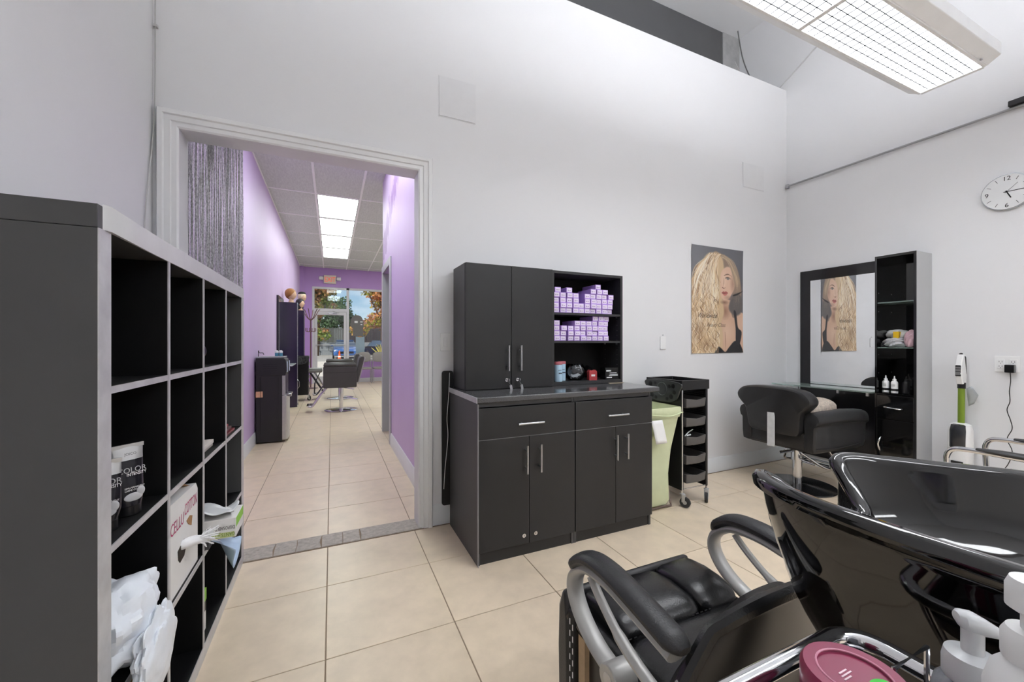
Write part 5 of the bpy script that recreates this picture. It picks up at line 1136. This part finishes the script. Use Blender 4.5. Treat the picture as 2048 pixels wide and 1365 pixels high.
# hall styling chairs, facing the left wall
def hall_chair(label, x, y):
    t = thing('salon_chair', label, 'chair', (x, y, 0), group='grey boxy chairs in the salon')
    GL = M('grey_vinyl', (74,73,72), .35, var=.08)
    MB().box(x-.26, x+.24, y-.21, y+.21, .44, .56).build('seat', GL, t, bevel=.03)
    for s in (-1, 1):
        a = MB().box(x-.285, x+.245, y+s*.25-.035, y+s*.25+.035, .42, .79).build('arm', GL, t, bevel=.018)
        MB().box(x-.28, x+.24, y+s*.25-.04, y+s*.25+.04, .785, .835).build('arm_top', GL, a, bevel=.02)
        MB().box(x-.286, x+.246, y+s*.25-.0365, y+s*.25+.0365, .68, .686).build('seam', M('dark_seam', (40,40,40), .6), a)
    MB().prism([(x+.20,.50),(x+.27,.50),(x+.375,.93),(x+.36,.955),(x+.32,.955),(x+.29,.92)], 'y', y-.24, y+.24).build('backrest', GL, t, bevel=.02)
    MB().prism([(x+.272,.50),(x+.285,.50),(x+.392,.93),(x+.378,.935)], 'y', y-.2, y+.2).build('back_trim', STEEL, t)
    MB().cyl((x,y,.015),(x,y,.30),.032,20).cyl((x,y,.2),(x,y,.43),.045,20).build('post', CHROME, t)
    MB().lathe([(0,.001),(.27,.001),(.272,.008),(.25,.016),(.08,.025),(0,.028)], (x,y,0), n=40).build('base_disc', CHROME, t)
    MB().tube(smooth([(x-.22,y-.16,.42),(x-.33,y-.16,.28),(x-.44,y-.16,.12),(x-.50,y-.15,.105),(x-.52,y-.1,.105)], 5), .013, 8).tube(smooth([(x-.22,y+.16,.42),(x-.33,y+.16,.28),(x-.44,y+.16,.12),(x-.50,y+.15,.105),(x-.52,y+.1,.105)], 5), .013, 8).tube([(x-.52,y-.1,.105),(x-.52,y+.1,.105)], .013, 8).box(x-.54,x-.44,y-.14,y+.14,.11,.125).build('footrest', CHROME, t)
    MB().tube(smooth([(x,y,.22),(x+.12,y-.06,.215),(x+.27,y-.1,.19)], 4), .009, 8).build('pump_lever', CHROME, t)
    return t
c1 = hall_chair('grey boxy salon chair on a chrome disc base in the hall', .15, 7.69)
dup(c1, (.17, 9.35, 0), label='grey boxy salon chair mostly hidden behind the nearer one')
# padded stool with slanting legs
t = thing('folding_stool', 'grey padded folding stool with slanting metal legs in the salon', 'stool', (-.36, 10.35, 0))
MB().box(-.52, -.20, 10.2, 10.5, .50, .58).build('seat_pad', M('stool_grey', (120,118,116), .5), t, bevel=.025)
MB().box(-.515, -.205, 10.21, 10.49, .582, .60).build('seat_top', M('stool_grey_light', (176,176,174), .5), t, bevel=.008)
for yy in (10.22, 10.48):
    MB().tube([(-.46,yy,.5),(-.16,yy,.01)], .011, 8).tube([(-.25,yy,.5),(-.36,yy,.25),(-.37,yy,.01)], .011, 8).build('leg', M('leg_dark', (60,58,62), .3, .7), t)
    MB().tube([(-.37,yy,.5),(-.12,yy,.09)], .009, 8).build('brace', CHROME, t)
MB().tube([(-.22,10.22,.11),(-.22,10.48,.11)], .009, 8).tube([(-.36,10.22,.22),(-.36,10.48,.22)], .009, 8).build('step_bar', CHROME, t)
# coat rack
t = thing('coat_rack', 'bronze coat tree with curved hooks beside the shop door', 'coat rack', (-.50, 11.6, 0))
BZ = M('bronze_metal', (122,92,92), .35, .6)
MB().cyl((-.5,11.6,.02),(-.5,11.6,1.80),.016,12).build('pole', BZ, t); MB().lathe([(0,.001),(.17,.001),(.17,.012),(.02,.03),(0,.03)], (-.5,11.6,0)).build('base', BZ, t)
for k in range(6):
    a = k*PI/3+.3; ca, sa = math.cos(a), math.sin(a)
    MB().tube(smooth([(-.5,11.6,1.76),(-.5+.10*ca,11.6+.10*sa,1.86),(-.5+.19*ca,11.6+.19*sa,2.03),(-.5+.23*ca,11.6+.23*sa,2.06)], 4), .009, 8).build('upper_hook', BZ, t)
    MB().tube(smooth([(-.5,11.6,1.50),(-.5+.07*ca,11.6+.07*sa,1.47),(-.5+.12*ca,11.6+.12*sa,1.50),(-.5+.12*ca,11.6+.12*sa,1.57)], 4), .008, 8).build('lower_hook', BZ, t)
# waiting chairs
def wait_chair(x, y, label):
    t = thing('waiting_chair', label, 'chair', (x, y, 0), group='waiting chairs under the shop window')
    G = M('taupe_vinyl', (150,146,142), .5)
    MB().ball((x,y,.44), .20, .20, .035, .5).build('seat', G, t)
    MB().ball((x,y+.20,.76), .19, .03, .155, .75).build('backrest', G, t)
    for sx_ in (-1, 1):
        MB().tube([(x+sx_*.185,y-.18,.42),(x+sx_*.185,y-.19,.005)], .011, 8).build('leg', STEEL, t)
        MB().tube(smooth([(x+sx_*.185,y+.2,.005),(x+sx_*.185,y+.19,.45),(x+sx_*.17,y+.215,.8)], 4), .011, 8).build('leg', STEEL, t)
    return t
w = wait_chair(.87, 12.45, 'taupe waiting chair under the shop window, left of the two'); dup(w, (1.30, 12.45, 0), label='taupe waiting chair under the shop window, right of the two')
# exit sign
t = thing('exit_sign', 'white exit sign with red letters and two lamps above the shop door', 'sign', (-.05, YE-.05, 2.92))
box(-.215, .115, YE-.06, YE-.001, 2.92, 3.165).build('sign_box', M('sign_ivory', (232,222,204), .5), t, bevel=.006)
lettering('EXIT', .20, (-.05, YE-.061, 2.972), (1,0,0), (0,0,1), M('exit_red', (232,92,56), .5, emit=.6), t, align='CENTER', squash=.72)
for x0, x1 in ((-.345,-.225), (.125,.245)): MB().box(x0, x1, YE-.06, YE-.01, 3.02, 3.12).build('lamp_head', PLASW, t, bevel=.015)
# panel on the window glass
t = thing('window_sign', 'grey arched panel with white stickers standing inside the shop window', 'sign', (.78, YE-.08, .62))
AR = smooth([(.50,1.74,0),(.53,1.90,0),(.61,2.0,0),(.77,2.0,0),(.85,1.90,0),(.885,1.74,0)], 5)
MB().prism([(.575,1.38),(.575,1.62),(.50,1.70)]+[(p[0],p[1]) for p in AR]+[(.865,1.60),(.865,1.38)], 'y', YE-.03, YE-.01).build('panel', M('grey_panel', (112,110,108), .6), t)
MB().box(.62,.71,YE-.0325,YE-.03,1.78,1.84).box(.78,.85,YE-.0325,YE-.03,1.80,1.83).box(.79,.84,YE-.0325,YE-.03,1.72,1.75).build('sticker', PAPER, t)
tag(MB().prism([(.655,.682),(.90,.682),(.90,1.375),(.78,1.35),(.655,1.375)], 'y', YE-.06, YE-.035).build('folder_board', M('blue_grey_board', (150,170,184), .5)), 'blue grey folded board on the shop window sill', 'board')

# ------------------------------------------------------------------ outside
ASPH = M('asphalt', (176,172,166), .9, var=.1, vs=2); PAVE = M('pavement', (216,208,198), .9, var=.06, vs=3)
struct(box(-40, 50, YE+.12, 28.5, -.12, -.04).build('ground_pavement', PAVE)); struct(box(-60, 70, 28.5, 120, -.13, -.05).build('ground_road', ASPH))
t = thing('traffic_cone', 'orange traffic cone on the pavement outside the shop door', 'cone', (.43, 26.9, -.04))
OR = M('cone_orange', (240,100,40), .5)
MB().box(.43-.17,.43+.17,26.73,27.07,-.039,-.01).build('base', OR, t); MB().lathe([(.13,-.01),(.09,.25),(.055,.46),(.03,.68),(.0,.69)], (.43,26.9,0)).build('cone_body', OR, t); MB().lathe([(.087,.27),(.072,.36)], (.43,26.9,0), cap=False).build('reflective_band', PAPER, t)
def car(x, y, col, label, rz=0.):
    t = thing('parked_car', label, 'car', (x, y, -.05), rz); m4 = WM[t]; Q = lambda m: m.xf(m4)
    CP = M('car_'+label.split()[0], col, .2, .3, coat=.6)
    def sec(yy, w, z0, z1, n=5): return [(-w, yy, z0), (-w*1.02, yy, (z0+z1)*.5), (-w*.93, yy, z1), (w*.93, yy, z1), (w*1.02, yy, (z0+z1)*.5), (w, yy, z0)]
    Q(MB().loft([sec(-2.2,.72,.3,.62), sec(-2.1,.82,.24,.74), sec(-1.2,.88,.22,.92), sec(1.4,.88,.22,.96), sec(2.05,.82,.26,.9), sec(2.15,.72,.34,.75)])).build('body', CP, t, bevel=.03)
    Q(MB().loft([[(-.80,-1.05,.92),(.80,-1.05,.92),(.82,1.6,.95),(-.82,1.6,.95)], [(-.62,-.35,1.38),(.62,-.35,1.38),(.62,1.0,1.40),(-.62,1.0,1.40)]])).build('cabin_glass', M('car_glass', (60,76,92), .05, coat=.5), t)
    Q(MB().box(-.62,.62,-.38,1.02,1.38,1.42)).build('roof', CP, t, bevel=.015)
    Q(MB().box(-.55,.55,-2.21,-2.17,.40,.56)).build('grille', PLASB, t)
    for s in (-1, 1):
        Q(MB().box(s*.66-.12,s*.66+.12,-2.17,-2.08,.56,.68)).build('headlight', PLASW, t, bevel=.02); Q(MB().box(s*.94-.08,s*.94+.08,-.82,-.72,.95,1.06)).build('wing_mirror', CP, t, bevel=.02)
        for yy in (-1.35, 1.35): Q(MB().cyl((s*.78,yy,.31),(s*.9,yy,.31),.31,20)).build('wheel', RUB, t)
car(.95, 34.5, (66,110,176), 'blue car parked facing the shop window outside')
car(3.9, 33.0, (40,40,44), 'black car parked at the right outside the window', .35)
t = thing('stone_wall', 'low grey stone retaining wall along the road outside', 'wall', (2, 43.2, -.05))
for k in range(3):
    for i in range(26): MB().box(-16+1.5*i+(.75 if k % 2 else 0), -16+1.5*i+(.75 if k % 2 else 0)+1.46, 43, 43.6+random.uniform(0,.04), -.05+.42*k, -.05+.42*k+.40).build('stone_block', M('road_stone', (140,146,152), .9, var=.15, vs=3, orand=.08), t)
t = thing('board_fence', 'weathered grey board fence behind the stone wall outside', 'fence', (2, 46, 1.2))
FB = M('grey_board', (96,98,97), .9, var=.15, orand=.12)
pl = MB().box(-.095,.095,-.012,.012,0,1.5).xf(WM[t] @ Matrix.Translation((-16,0,0))).build('plank', FB, t); pl.location = (0,0,0)
for i in range(1, 150):
    q = pl.copy(); COL.objects.link(q); q.parent = t; q.location = (.2*i, 0, random.uniform(-.03,.03))
struct(box(-40, 50, 43.5, 100, -.05, 1.2).build('ground_bank', M('grass_bank', (96,106,70), .95, var=.3, vs=2)))
def tree(x, y, z, r, h, cols, label, seed):
    t = thing('tree', label, 'tree', (x, y, z), group='trees behind the fence'); rr_ = np.random.default_rng(seed)
    MB().tube(smooth([(x,y,z),(x+.15,y,z+h*.3),(x-.05,y+.1,z+h*.75)], 4), [.22,.21,.2,.19,.17,.15,.13,.1,.06], 8).tube([(x+.1,y,z+h*.3),(x+r*.5,y,z+h*.62)], [.1,.04], 6).tube([(x+.1,y,z+h*.35),(x-r*.5,y,z+h*.66)], [.1,.04], 6).build('trunk', M('bark', (84,70,58), .9, var=.2), t)
    nc = 26; cs = np.stack([x+rr_.normal(0, .45, nc)*r, y+rr_.normal(0, .4, nc)*r, z+h*.62+rr_.normal(0, .22, nc)*h], 1)
    vs_, fs_ = [], []
    for k in range(4600):
        c = cs[rr_.integers(nc)]; d = rr_.normal(0, 1, 3); d /= np.linalg.norm(d)+1e-6; p = c+d*r*.42*rr_.random()**.4*np.array([1,1,.8])
        a = rr_.normal(0, 1, 3); b_ = rr_.normal(0, 1, 3); a *= .17/(np.linalg.norm(a)+1e-6); b_ *= .12/(np.linalg.norm(b_)+1e-6); o_ = len(vs_)
        vs_ += [tuple(p-a), tuple(p+b_), tuple(p+a), tuple(p-b_)]; fs_.append((o_, o_+1, o_+2, o_+3))
    cm = MB(); cm.v, cm.f = vs_, fs_
    mt = M('leaves_%d' % seed, cols[0], .7, var=.3)
    if len(cols) > 1:
        n = mt.node_tree; b = n.nodes['Principled BSDF']; cur = b.inputs['Base Color'].links[0].from_socket
        nz2 = n.nodes.new('ShaderNodeTexNoise'); nz2.inputs['Scale'].default_value = .9; tc2 = n.nodes.new('ShaderNodeTexCoord'); n.links.new(tc2.outputs['Object'], nz2.inputs['Vector'])
        rp2 = n.nodes.new('ShaderNodeValToRGB'); rp2.color_ramp.elements[0].position = .44; rp2.color_ramp.elements[1].position = .58; n.links.new(nz2.outputs[0], rp2.inputs[0])
        mm = n.nodes.new('ShaderNodeMix'); mm.data_type = 'RGBA'; mm.inputs['B'].default_value = lin(cols[1])+(1,); n.links.new(rp2.outputs[0], mm.inputs['Factor']); n.links.new(cur, mm.inputs['A']); n.links.new(mm.outputs['Result'], b.inputs['Base Color'])
    f_ = cm.build('foliage', mt, t, flat=True); f_['kind'] = 'stuff'
tree(-1.3, 41, -.05, 1.9, 8.6, [(120,140,60), (170,120,80)], 'green and russet tree left behind the shop door', 11)
tree(4.2, 39, -.05, 2.2, 8.6, [(150,150,62), (212,140,90)], 'golden and orange autumn tree right behind the shop window', 12)
tree(-.1, 51, 1.2, 2.3, 4.6, [(78,108,66)], 'dark green tree in the middle behind the fence', 13)
tree(-7.6, 53, 1.2, 2.0, 5.0, [(70,100,60)], 'dark green tree far left behind the fence', 14)
tree(10.5, 50.5, 1.2, 2.8, 8.0, [(96,112,56)], 'tall olive green tree far right behind the fence', 15)
t = thing('house', 'far brick house with a brown gable roof behind the trees', 'house', (8, 92, 1.2))
box(2, 14, 88, 96, 1.2, 4.6).build('wall', M('house_brick', (170,120,96), .9, var=.1), t); MB().prism([(1.4,4.6),(14.6,4.6),(8,6.4)], 'y', 87.5, 96.5).build('roof', M('house_roof', (150,112,98), .9), t)
for xx in (4, 10): MB().box(xx, xx+1.6, 87.9, 88, 2.4, 3.9).build('window', M('house_window', (60,66,74), .1), t)
t = thing('ornamental_grass', 'yellow ornamental grass clump growing outside the shop window', 'grass', (1.75, 15.6, -.04))
m = MB()
for i in range(70):
    a, l, h = random.uniform(0, 6.28), random.uniform(.1, .45), random.uniform(.7, 1.15); m.tube(smooth([(1.75+random.uniform(-.08,.08), 15.6, -.03), (1.75+l*.4*math.cos(a), 15.6+l*.4*math.sin(a), h*.7), (1.75+l*math.cos(a), 15.6+l*math.sin(a), h)], 3), [.012]*5+[.008, .003], 5)
m.build('blades', M('straw_grass', (196,186,96), .8, var=.2), t)['kind'] = 'stuff'
